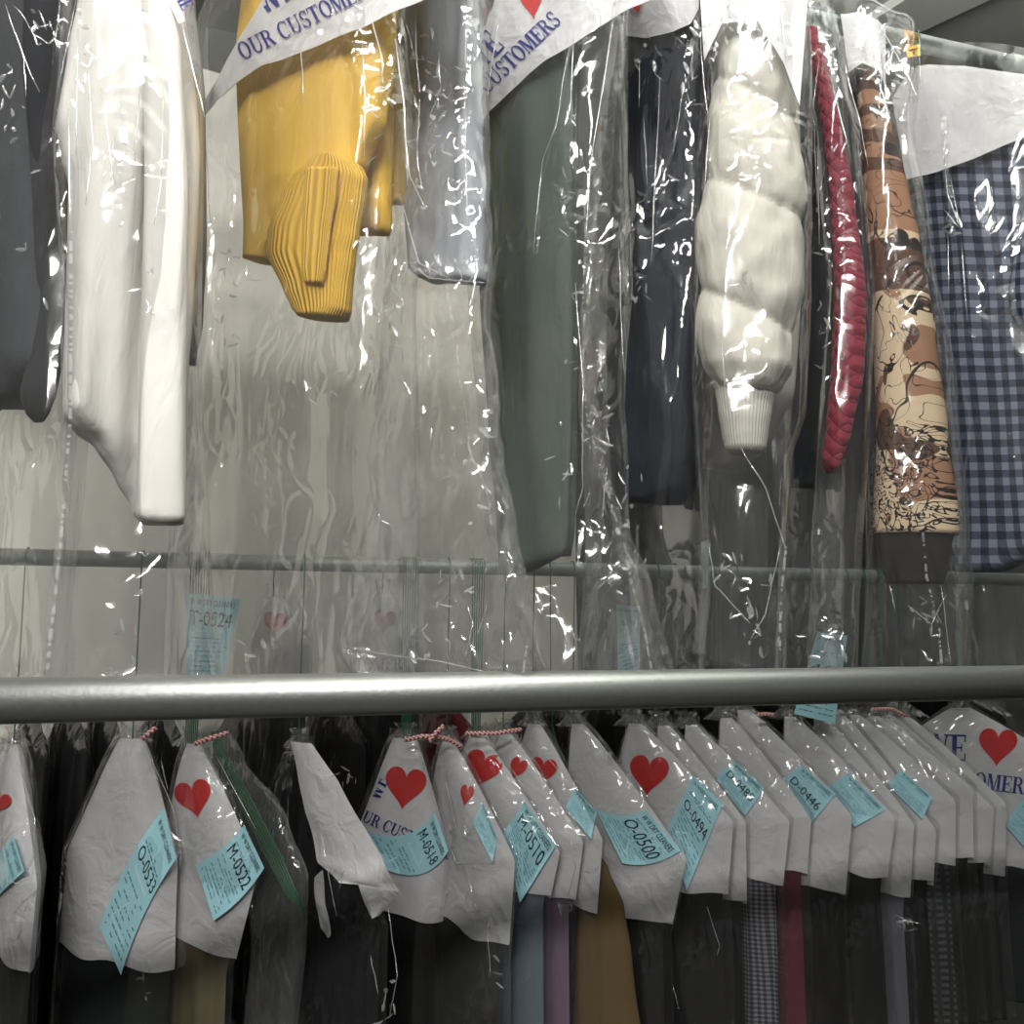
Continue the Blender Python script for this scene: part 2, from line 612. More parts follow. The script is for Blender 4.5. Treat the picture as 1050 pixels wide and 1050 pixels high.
GLYPH = {
    'E': (0.82, rect(.1, 0, .32, 1) + rect(0, .93, .74, 1) + rect(0, 0, .76, .07) + rect(.32, .47, .58, .54) + rect(.68, .72, .74, .93) + rect(.7, .07, .76, .3) + rect(.53, .36, .58, .65)),
    'W': (1.28, dia(.06, 1, .34, 0, .2) + dia(.4, 0, .6, 1, .08) + dia(.5, 1, .78, 0, .2) + dia(.86, 0, 1.08, 1, .08) + rect(0, .94, .36, 1) + rect(.98, .94, 1.26, 1)),
    'O': (0.98, arc(.47, .5, .45, .52, 0, 360, .2, .07, 24)),
    'U': (0.98, rect(.1, .3, .3, 1) + rect(.74, .3, .82, 1) + arc(.46, .34, .36, .36, 180, 360, .15, .08, 12) + rect(0, .94, .42, 1) + rect(.62, .94, .94, 1)),
    'R': (0.95, rect(.1, 0, .3, 1) + rect(0, .94, .45, 1) + rect(0, 0, .42, .06) + arc(.4, .74, .34, .26, -90, 90, .18, .07, 10) + rect(.3, .48, .42, .55) + dia(.42, .5, .68, 0, .2) + rect(.66, 0, .95, .06)),
    'C': (0.9, arc(.47, .5, .45, .52, 50, 310, .2, .07, 20) + rect(.74, .66, .8, 1) + rect(.76, .1, .8, .3)),
    'S': (0.74, arc(.35, .75, .29, .27, 20, 250, .15, .08, 12) + arc(.35, .25, .31, .27, -160, 85, .16, .08, 12) + dia(.24, .52, .38, .46, .2) + rect(.56, .7, .62, 1) + rect(.04, 0, .1, .32)),
    'T': (0.86, rect(.31, 0, .53, 1) + rect(0, .93, .84, 1) + rect(0, .7, .06, .93) + rect(.78, .7, .84, .93) + rect(.2, 0, .64, .06)),
    'M': (1.12, rect(.08, 0, .16, 1) + rect(.8, 0, 1.0, 1) + dia(.1, 1, .42, 0, .2) + dia(.5, 0, .74, 1, .08) + rect(0, 0, .26, .06) + rect(.7, 0, 1.1, .06) + rect(0, .94, .26, 1) + rect(.8, .94, 1.1, 1)),
    ' ': (0.4, []),
}

def serif_text(s):
    polys, x = [], 0.0
    for ch in s:
        w, g = GLYPH[ch]
        for p in g:
            lx = max(q[0] for q in p) - min(q[0] for q in p)
            ly = max(q[1] for q in p) - min(q[1] for q in p)
            nu, nv = (max(1, round(math.dist(p[0], p[1]) / .2)), max(1, round(math.dist(p[1], p[2]) / .2)))
            def bl(u, t):
                return tuple(p[0][i] * (1 - u) * (1 - t) + p[1][i] * u * (1 - t) + p[2][i] * u * t + p[3][i] * (1 - u) * t + (x if i == 0 else 0) for i in (0, 1))
            for i in range(nu):
                for j in range(nv):
                    polys.append([bl(i / nu, j / nv), bl((i + 1) / nu, j / nv), bl((i + 1) / nu, (j + 1) / nv), bl(i / nu, (j + 1) / nv)])
        x += w
    return polys, x

def heart_shape(n=56):
    pts = []
    for i in range(n):
        t = 2 * math.pi * i / n
        pts.append((16 * math.sin(t) ** 3 / 34, (13 * math.cos(t) - 5 * math.cos(2 * t) - 2 * math.cos(3 * t) - math.cos(4 * t) + 2.5) / 31))
    # rings of small quads so the shape can bend with the paper
    polys = []
    for i in range(n):
        a, b = pts[i], pts[(i + 1) % n]
        for k in range(7):
            f, g = (7 - k) / 7, (6 - k) / 7
            q = [(a[0] * f, a[1] * f), (b[0] * f, b[1] * f)]
            q += [(b[0] * g, b[1] * g), (a[0] * g, a[1] * g)] if g > 0 else [(0, 0)]
            polys.append(q)
    return polys

FONT = {}
def font_polys(s):
    if s in FONT:
        return FONT[s]
    cu = D.curves.new('txt', 'FONT')
    cu.body = s
    cu.resolution_u = 2
    o = D.objects.new('txt', cu)
    COL.objects.link(o)
    me = D.meshes.new_from_object(o.evaluated_get(bpy.context.evaluated_depsgraph_get()))
    ps = [[tuple(me.vertices[i].co.xy) for i in p.vertices] for p in me.polygons]
    w = max((q[0] for p in ps for q in p), default=1)
    D.objects.remove(o)
    D.curves.remove(cu)
    D.meshes.remove(me)
    FONT[s] = ps, w
    return FONT[s]

def decal(polys, put):
    vs, fs = [], []
    for p in polys:
        q_ = [put(*q) for q in p]
        if any(q is None for q in q_):
            continue
        b = len(vs)
        vs += q_
        fs.append(tuple(range(b, b + len(p))))
    return vs, fs

def surface(pl, geo, fallback):
    """v of the paper mesh GEO under an image point, or FALLBACK's v beside it"""
    tree = BVHTree.FromPolygons([Vector(v) for v in geo[0]], [tuple(f) for f in geo[1]])
    def f(px, py, strict=False):
        r = ray(px, py).normalized()
        h = tree.ray_cast(CAM, r)
        if h[0] is not None:
            return (h[0] - pl.p0).dot(pl.n)
        if strict:
            return None
        v = 0.0
        for _ in range(4):
            v = fallback(*pl.hit(px, py, v))
        return v
    return f

def flat(v):
    return lambda px, py, strict=False: v

def printed(pl, surf, cx, cy, size, rot, polys, ax=1.0, lift=0.0016):
    """print POLYS (unit size, y up) on the paper of plane PL, seen at image point cx, cy"""
    c, s_ = math.cos(rot), math.sin(rot)
    def put(x, y):
        x, y = x * size * ax, -y * size
        px, py = cx + x * c - y * s_, cy + x * s_ + y * c
        v = surf(px, py, True)
        if v is None:
            return None
        v += lift
        s, w = pl.hit(px, py, v)
        return pl.P(s, w, v)
    return decal(polys, put)

def ticket(pl, surf, corners, number, parent, sag=(0, 0), lift=0.003, npos=0.36, name='ticket', label=None):
    """paper slip between four image corners (start and end of its top line, then end and start of its bottom line)"""
    (x0, y0), (x1, y1), (x2, y2), (x3, y3) = corners
    def px(u, t):
        k = 4 * t * (1 - t)
        return (x0 * (1 - u) * (1 - t) + x1 * u * (1 - t) + x2 * u * t + x3 * (1 - u) * t + sag[0] * k,
                y0 * (1 - u) * (1 - t) + y1 * u * (1 - t) + y2 * u * t + y3 * (1 - u) * t + sag[1] * k)
    n, m = 12, 22
    base = [[surf(*px(i / n, j / m)) for j in range(m + 1)] for i in range(n + 1)]
    med = sorted(v for r_ in base for v in r_)[(n + 1) * (m + 1) // 2]
    base = [[max(v, med - 0.012) for v in r_] for r_ in base]
    g = [r_[:] for r_ in base]
    for it in range(14):
        h = [r_[:] for r_ in g]
        for i in range(n + 1):
            for j in range(m + 1):
                nb = [g[a][b] for a, b in ((i - 1, j), (i + 1, j), (i, j - 1), (i, j + 1)) if 0 <= a <= n and 0 <= b <= m]
                h[i][j] = max(0.4 * g[i][j] + 0.6 * sum(nb) / len(nb), base[i][j])
        g = h
    def put(u, t, ex=0.0):
        q = px(u, t)
        a, b = min(n - 1e-6, max(0, u * n)), min(m - 1e-6, max(0, t * m))
        i, j = int(a), int(b)
        a -= i
        b -= j
        v = (g[i][j] * (1 - a) + g[i + 1][j] * a) * (1 - b) + (g[i][j + 1] * (1 - a) + g[i + 1][j + 1] * a) * b
        v += lift + ex + 0.004 * t * t
        s, w = pl.hit(q[0], q[1], v)
        return pl.P(s, w, v)
    vs, fs = [], []
    for i in range(n + 1):
        for j in range(m + 1):
            vs.append(put(i / n, j / m))
    for i in range(n):
        for j in range(m):
            q = i * (m + 1) + j
            fs.append((q, q + m + 1, q + m + 2, q + 1))
    tk = obj(name, (vs, fs), BLUE, parent, label=label)
    lu = math.hypot(x1 - x0, y1 - y0)
    lt = math.hypot((x3 + x2 - x0 - x1) / 2, (y3 + y2 - y0 - y1) / 2)
    def words(st, u0, u1, t0, t1):
        ps, w = font_polys(st)
        return [[(u0 + (u1 - u0) * a / w, t1 - (t1 - t0) * b / 0.72) for a, b in p] for p in ps]
    hh = min(0.16, 0.15 * lu / lt)
    dark = words('W W DRY CLEANERS', .1, .92, .05, .05 + hh * 0.75)
    if number:
        hn = min(0.26, 0.28 * lu / lt)
        dark += words(number, .08, .92, npos - hn * .6, npos + hn * .4)
    obj('lettering', decal(dark, lambda a, b: put(a, b, 0.0009)), INK, tk, smooth=False)
    rr = random.Random(int(x0 * 7 + y0))
    soft = []
    for t in (.22, .25, .52, .57, .62, .68, .74, .80, .86, .92):
        u = .1
        while u < .86:
            l = rr.uniform(.03, .14)
            if rr.random() < .72:
                soft.append([(u, t), (min(.92, u + l), t), (min(.92, u + l), t + .014), (u, t + .014)])
            u += l + .03
    o = obj('small_print', decal(soft, lambda a, b: put(a, b, 0.0007)), INK_SOFT, tk, smooth=False)
    o['kind'] = 'stuff'
    def seg(a, b, c, d, w=.010):
        l = math.hypot(c - a, d - b)
        nx, ny = -(d - b) / l * w, (c - a) / l * w
        return [(a + nx, b + ny), (c + nx, d + ny), (c - nx, d - ny), (a - nx, b - ny)]
    mark = [seg(.5, .22, .2, .44), seg(.5, .22, .8, .44), seg(.2, .44, .8, .44), seg(.5, .22, .54, .17), seg(.54, .17, .46, .14)]
    mark += [[(a, b + .4) for a, b in q] for q in mark]
    obj('hanger_mark', decal(mark, lambda a, b: put(a, b, 0.0008)), INK_PALE, tk, smooth=False)
    return tk

def fold_streaks(pl, lines, v, r=0.0009):
    """highlight streaks on film folds, modelled as thin whitish tubes along image polylines"""
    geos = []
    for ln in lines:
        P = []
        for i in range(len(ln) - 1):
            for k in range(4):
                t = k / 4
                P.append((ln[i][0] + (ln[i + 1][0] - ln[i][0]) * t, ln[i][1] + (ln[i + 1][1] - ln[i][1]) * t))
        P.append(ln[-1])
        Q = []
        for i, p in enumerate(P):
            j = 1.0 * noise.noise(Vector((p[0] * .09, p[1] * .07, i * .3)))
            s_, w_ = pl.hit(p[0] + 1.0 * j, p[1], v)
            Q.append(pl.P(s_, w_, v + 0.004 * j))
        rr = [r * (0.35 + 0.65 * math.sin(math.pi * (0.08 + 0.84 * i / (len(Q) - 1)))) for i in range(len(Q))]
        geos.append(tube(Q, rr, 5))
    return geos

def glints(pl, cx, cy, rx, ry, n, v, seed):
    """highlight glints on crumpled film, modelled as small whitish slivers in a patch"""
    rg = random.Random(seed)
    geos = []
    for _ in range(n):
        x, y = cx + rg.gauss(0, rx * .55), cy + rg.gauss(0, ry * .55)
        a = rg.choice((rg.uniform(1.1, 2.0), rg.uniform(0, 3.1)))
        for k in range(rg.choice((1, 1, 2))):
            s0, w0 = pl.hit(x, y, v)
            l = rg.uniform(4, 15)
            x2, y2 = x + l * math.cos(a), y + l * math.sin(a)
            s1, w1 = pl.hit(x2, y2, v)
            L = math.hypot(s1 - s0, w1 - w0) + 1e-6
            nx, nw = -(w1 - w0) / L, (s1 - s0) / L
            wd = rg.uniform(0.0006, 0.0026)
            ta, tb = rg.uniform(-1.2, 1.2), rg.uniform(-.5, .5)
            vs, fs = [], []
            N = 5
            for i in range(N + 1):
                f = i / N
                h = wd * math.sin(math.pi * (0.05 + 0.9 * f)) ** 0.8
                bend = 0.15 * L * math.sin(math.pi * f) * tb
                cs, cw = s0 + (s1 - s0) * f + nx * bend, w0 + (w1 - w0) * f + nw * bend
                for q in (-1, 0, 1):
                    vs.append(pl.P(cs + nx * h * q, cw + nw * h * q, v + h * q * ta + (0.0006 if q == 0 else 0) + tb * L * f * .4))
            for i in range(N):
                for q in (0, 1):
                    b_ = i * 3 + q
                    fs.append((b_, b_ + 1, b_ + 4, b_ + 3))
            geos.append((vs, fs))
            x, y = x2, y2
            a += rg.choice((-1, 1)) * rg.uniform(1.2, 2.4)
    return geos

def add_fold_glints(film_obj, pl, v, lines=(), spots=(), seed=1):
    g = fold_streaks(pl, lines, v)
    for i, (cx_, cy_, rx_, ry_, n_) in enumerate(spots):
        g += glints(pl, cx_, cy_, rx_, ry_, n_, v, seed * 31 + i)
    o = obj('film_fold_and_glint', join(*g), EDGE, film_obj)
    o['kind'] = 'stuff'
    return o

def ribbon(pl, pts, v, w=0.0045):
    """narrow strip along image points"""
    P = []
    for i in range(len(pts) - 1):
        for k in range(8):
            t = k / 8
            P.append((pts[i][0] + (pts[i + 1][0] - pts[i][0]) * t, pts[i][1] + (pts[i + 1][1] - pts[i][1]) * t))
    P.append(pts[-1])
    vs, fs, uv = [], [], []
    L = 0
    q0 = None
    for i, p in enumerate(P):
        s, z = pl.hit(p[0], p[1], v)
        if q0 is not None:
            L += math.hypot(s - q0[0], z - q0[1])
        q0 = (s, z)
        dv = 0.002 * math.sin(L * 60)
        vs += [pl.P(s - w / 2, z, v + dv), pl.P(s + w / 2, z, v + dv)]
        uv += [(0, L), (1, L)]
        if i:
            b = 2 * i
            fs.append((b - 2, b - 1, b + 1, b))
    return vs, fs, uv

# ================================================================== the room
CEIL = 3.28
WALL_Y = 2.62
wall_m = plain('wall_paint', (104, 106, 102), 0.9, 0, 30, 0.05, 0.05, 0.2)
ceil_m = plain('ceiling_paint', (176, 179, 173), 0.9, 0, 14, 0.05, 0.05, 0.2)
struct('wall_back', box(-2.2, WALL_Y, 0, 5.2, WALL_Y + 0.1, CEIL), wall_m)
struct('wall_left', box(-2.3, -3.2, 0, -2.2, WALL_Y + 0.1, CEIL), plain('side_wall_paint', (100, 100, 97), 0.9, 0, 20, 0.05, 0.04, 0.2))
struct('wall_right', box(5.2, -3.2, 0, 5.3, WALL_Y + 0.1, CEIL), plain('side_wall_paint', (150, 150, 146)))
struct('floor', box(-2.3, -3.2, -0.1, 5.3, WALL_Y + 0.1, 0), plain('floor_tile', (70, 68, 64), 0.5, 0, 12, 0.05, 0.1))
struct('ceiling', box(-2.3, -3.2, CEIL, 5.3, WALL_Y + 0.1, CEIL + 0.1), ceil_m)
# pale beam crossing under the ceiling, top right
b0, b1 = at_y(848, 34, 2.2), at_y(985, -12, 1.7)
def on_ceiling(px, py, z=CEIL - 0.03):
    r = ray(px, py)
    return CAM + r * ((z - CAM.z) / r.z)
q = [on_ceiling(*p) for p in ((858, 44), (925, 42), (1015, 0), (1100, -40), (1010, -40), (928, 0))]
vs = [Vector((p.x, p.y, CEIL - 0.03)) for p in q] + [Vector((p.x, p.y, CEIL)) for p in q]
n = len(q)
o = struct('trim_1', (vs, [tuple(range(n - 1, -1, -1)), tuple(range(n, 2 * n))] + [(i, (i + 1) % n, (i + 1) % n + n, i + n) for i in range(n)]), plain('beam_paint', (205, 207, 202), 0.8))

# unseen bar, added to cast the soft shadow band across the dust sheet
struct('shadow_bar', tube([Vector((-2.15, 1.0, 2.745)), Vector((1.3, 1.0, 2.745))], 0.046, 20), plain('shadow_bar_paint', (150, 152, 148), 0.6))
# ------------------------------------------------------------------ rails
def straight(y, z, r, x0, x1, seg=40, n=2):
    return tube([Vector((x0 + (x1 - x0) * i / (n - 1), y, z)) for i in range(n)], r, seg)
o = obj('clothes_rail', straight(Y_TUBE, Z_TUBE, 0.0228, -1.6, 2.6), STEEL)
tag(o, 'thick bright steel tube running across the whole picture in front of the clothes', 'rail')
up = obj('clothes_rail', straight(Y_UP, Z_UP, 0.0160, -1.7, 3.2), GALV)
tag(up, 'grey galvanised pipe under the ceiling carrying the upper row of bagged clothes', 'rail')
cx = at_y(1034, 62, Y_UP).x
obj('coupling', straight(Y_UP, Z_UP, 0.0188, cx, cx + 0.05), GALV, up, root=up)
tx = at_y(928, 40, Y_UP).x
obj('tape', straight(Y_UP, Z_UP, 0.0164, tx - 0.016, tx + 0.016), plain('yellow_tape', (214, 160, 40), 0.5), up, root=up, label='yellow tape round the pipe')
low = obj('clothes_rail', straight(Y_LOW, Z_LOW, 0.0150, -1.9, 3.6), GALV)
tag(low, 'thin dull pipe seen through the plastic, carrying the lower row hangers', 'rail')
ZB = Z_TUBE + 0.09
ZB = at_y(525, 706, Y_BACK).z
obk = obj('clothes_rail', straight(Y_BACK, ZB, 0.0150, -1.9, 3.8), GALV)
tag(obk, 'far pipe hidden behind the front steel tube, carrying the dark back row', 'rail')

# ------------------------------------------------------------------ pale curtain behind the left half
def curtain():
    vs, fs, uv = [], [], []
    n, m = 260, 50
    x0, x1 = -2.1, at_y(588, 300, 2.42).x
    z0, z1 = 0.75, 3.01
    for i in range(n):
        x = x0 + (x1 - x0) * i / (n - 1)
        for j in range(m):
            t = j / (m - 1)
            z = z1 + (z0 - z1) * t
            a = 0.006 + 0.012 * t
            y = 2.42 + a * (math.sin(x * 34 + 1.5 * noise.noise(Vector((x * 3, t * 1.5, 0)))) + 0.6 * noise.noise(Vector((x * 9, z * 1.1, 4)))) + 0.02 * noise.noise(Vector((x * 2, z * 2, 9)))
            vs.append(Vector((x, y, z)))
    for i in range(n - 1):
        for j in range(m - 1):
            q = i * m + j
            fs.append((q, q + m, q + m + 1, q + 1))
    return vs, fs
cu = obj('curtain', curtain(), cloth((240, 236, 226), 0.9, 0.04, 700, 0.1, 0.05))
tag(cu, 'pale creased dust sheet hanging as a backdrop behind the left half of the racks', 'curtain')

# ================================================================== hangers and small bits
def hook_geo(top, rail_r, foot, wires=1, spread=0.0, r=0.0013):
    """wire hook over the rail at TOP, running down to FOOT"""
    geos = []
    for k in range(wires):
        off = Vector(((k - (wires - 1) / 2) * spread, 0, 0))
        c = top + off
        pts = []
        for i in range(11):
            a = math.radians(200 - 200 * i / 10)
            pts.append(c + Vector((0, -math.cos(a) * (rail_r + r * 1.5), math.sin(a) * (rail_r + r * 1.5))))
        p1 = pts[-1]
        f = foot + off * 0.6
        pts += [p1 + (f - p1) * t + Vector((0, 0.004 * math.sin(t * 3.1), 0)) for t in (0.12, 0.35, 0.6, 0.85, 1.0)]
        geos.append(tube(pts, r, 6))
    return join(*geos)

# ================================================================== lower row
def add_film(root, pl, rows, thick, mat, seed, v0=0.0, noisy=0.006, n=110, m=72, seams=(), name='plastic_cover', e=2.4, nscale=9.0, zs=0.35, ridged=True):
    g = loft(pl, rows, thick, n=n, m=m, e=e, v0=v0, noisy=noisy, nscale=nscale, zs=zs, seed=seed, closed_bottom=False, closed_top=False, ridged=ridged, wob=0.02)
    f = obj(name, g, mat, root)
    for sm in seams:
        obj('seam_print', ribbon(pl, sm, v0 + thick * 0.9 + 0.006), SEAM, f)
    return f

def lower(A, S, F, colour, label, seed, heart=None, tk=None, text=None, wires=1, mat=None, half=0.20, b=0.023, paper=True, fmat=None,
          tail=0.0, cat='garment', ang=None, rail_y=Y_LOW, rail_z=None, sag=(0, 0), number=None, npos=0.36, group=None, name='bagged_garment', bottom=-0.8, extra=None, hooks=GREEN_WIRE, farcut=1.0, cr=None):
    A3 = at_y(A[0], A[1], rail_y)
    # the hanger's near tip lies on the ray through S at half a hanger's length from the middle
    r = ray(*S)
    hx, hy = A3.x - CAM.x, A3.y - CAM.y
    qa = r.x * r.x + r.y * r.y
    qb = -2 * (r.x * hx + r.y * hy)
    qc = hx * hx + hy * hy - half * half
    disc = qb * qb - 4 * qa * qc
    k = (-qb - math.sqrt(max(0, disc))) / (2 * qa)
    tip = CAM + r * k
    if ang is None:
        ang = math.atan2(tip.x - A3.x, -(tip.y - A3.y))
        ang = max(math.radians(2), min(math.radians(58), ang))
    pl = Plane(A3, ang)
    sS, wS = pl.hit(*S)
    sF, wF = pl.hit(*F)
    if rail_y == Y_BACK:
        sS, wS, sF, wF = half, -0.10, half, -0.2
    drop = max(0.03, -wS)
    skirt = max(0.05, wS - wF)
    root = thing(name, A3, pl.rz, label, cat, group)
    rng = random.Random(seed)
    a0 = 0.022
    def ext(d):
        if d < drop:
            t = d / drop
            return a0 + (sS - a0) * (t ** 0.92)
        return sS + (sF - sS) * min(1.3, (d - drop) / skirt) * 0.8
    def thk(d, off=0.0):
        return b * (1 - math.exp(-(d + 0.006) / 0.05)) + 0.004 + off
    PW = 4.0
    def wrap(off, d1, n, m, zlow=None, wr=0.0, folds=0.0, sc=1.0, flare=0.0, d0=-0.0, ridged=False, tilt=0.0, fold0=0.0):
        vs, fs, uv = [], [], []
        for i in range(n):
            f = i / (n - 1)
            d = d0 + (d1 - d0) * (f ** 1.15)
            a = ext(max(0, d)) * sc + off
            bb = thk(max(0, d), off) * (1 + flare * max(0, d - drop))
            for k in range(m):
                th = 2 * math.pi * k / m
                ct, st = math.cos(th), math.sin(th)
                x = sgnpow(ct, 0.8)
                s = a * x * (1 if x > 0 else farcut)
                v = bb * (1 - abs(x) ** PW) * (1 if st > 0 else -1)
                w = -d + off * 0.7
                if tilt and f > 0.5:
                    w += tilt * (s / max(.05, a) + 1.3 * noise.noise(Vector((s * 14, seed, (2 if st > 0 else 5))))) * (f - 0.5) * 2
                if folds:
                    g = math.sin(s * 95 + seed + 1.3 * math.sin(d * 6 + seed)) + 0.6 * math.sin(s * 170 + d * 4 + seed * 2)
                    v += folds * g * min(1, max(0, d - fold0) / 0.08) * (1 if st > 0 else -1) * min(1, abs(st) * 1.5)
                if wr and d >= fold0 - 0.01:
                    q = Vector((s * 11 + seed * 3.7, v * 6 + st, d * 4.5 + seed))
                    h = (0.3 - abs(noise.noise(q)) * 1.5 + 0.4 * (0.3 - abs(noise.noise(q * 2.4)))) if ridged else noise.noise(q)
                    v += wr * h * (1 if st > 0 else -1) * min(1, abs(st) * 1.6)
                    s += wr * 0.7 * h * ct
                vs.append(pl.P(s, w, v))
                uv.append((s + v, d))
        for i in range(n - 1):
            for k in range(m):
                k2 = (k + 1) % m
                fs.append((i * m + k, i * m + k2, (i + 1) * m + k2, (i + 1) * m + k))
        return vs, fs, uv
    length = A3.z - CAM.z + 0.0 - bottom
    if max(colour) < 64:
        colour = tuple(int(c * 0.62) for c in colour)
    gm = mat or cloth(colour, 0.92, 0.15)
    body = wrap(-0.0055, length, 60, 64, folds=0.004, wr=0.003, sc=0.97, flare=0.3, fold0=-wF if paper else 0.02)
    obj('garment_body', body, gm, root)
    pap = None
    if paper:
        pgeo = wrap(0.0, -wF, 44, 84, wr=0.0026, tilt=-0.012)
        pap = obj('paper_cape', pgeo, PAPER, root)
    def face(s, w):
        d = max(0.0, -w)
        a = max(0.02, ext(d))
        x = min(0.985, abs(s / a) if s > 0 else abs(s / (a * farcut)))
        return thk(d) * (1 - x ** PW) + 0.0035
    surf = surface(pl, pgeo, face) if pap else (lambda px, py, strict=False: b + 0.006)
    if heart and pap:
        hx_, hy_, hs, hr = heart[:4]
        obj('printed_heart', printed(pl, surf, hx_, hy_, hs, math.radians(hr), heart_shape(), heart[4] if len(heart) > 4 else 0.95), RED_INK, pap, smooth=False)
    for (s_, x_, y_, size, rot) in (text or ()):
        ps, w_ = serif_text(s_)
        obj('lettering', printed(pl, surf, x_, y_, size, math.radians(rot), ps, 0.8), NAVY_INK, pap or root, smooth=False)
    if tk:
        ticket(pl, surf, tk, number, root, sag, npos=npos)
    fm = fmat or FILM_LOW
    fl = obj('plastic_cover', wrap(0.0075, length, 90, 80, wr=0.005, d0=-0.016, ridged=True, flare=0.3), fm, root)
    if cr:
        add_fold_glints(fl, pl, b + 0.012, cr[0], cr[1], int(seed * 5))
    # gathered neck of the cover round the hook
    geo = []
    nk, mk = 8, 28
    vs, fs = [], []
    for i in range(nk):
        f = i / (nk - 1)
        rad = 0.008 + 0.016 * f ** 2 + (0.006 * (1 - f) if i < 2 else 0)
        for k in range(mk):
            th = 2 * math.pi * k / mk
            rr = rad * (1 + 0.4 * noise.noise(Vector((k * 1.7 + seed, f * 2, 0))))
            vs.append(pl.P(rr * math.cos(th) * 1.6, 0.03 - 0.034 * f, rr * math.sin(th)))
    for i in range(nk - 1):
        for k in range(mk):
            k2 = (k + 1) % mk
            fs.append((i * mk + k, i * mk + k2, (i + 1) * mk + k2, (i + 1) * mk + k))
    obj('cover_neck', (vs, fs), FILM_CRUMPLED, fl)
    rz = Z_LOW if rail_z is None else rail_z
    obj('hanger_hook', hook_geo(Vector((A3.x, rail_y, rz)), 0.0155, A3 + Vector((0, 0, -0.01)), wires, 0.005), hooks, root)
    if extra:
        extra(root, pl, face)
    return root, pl, face

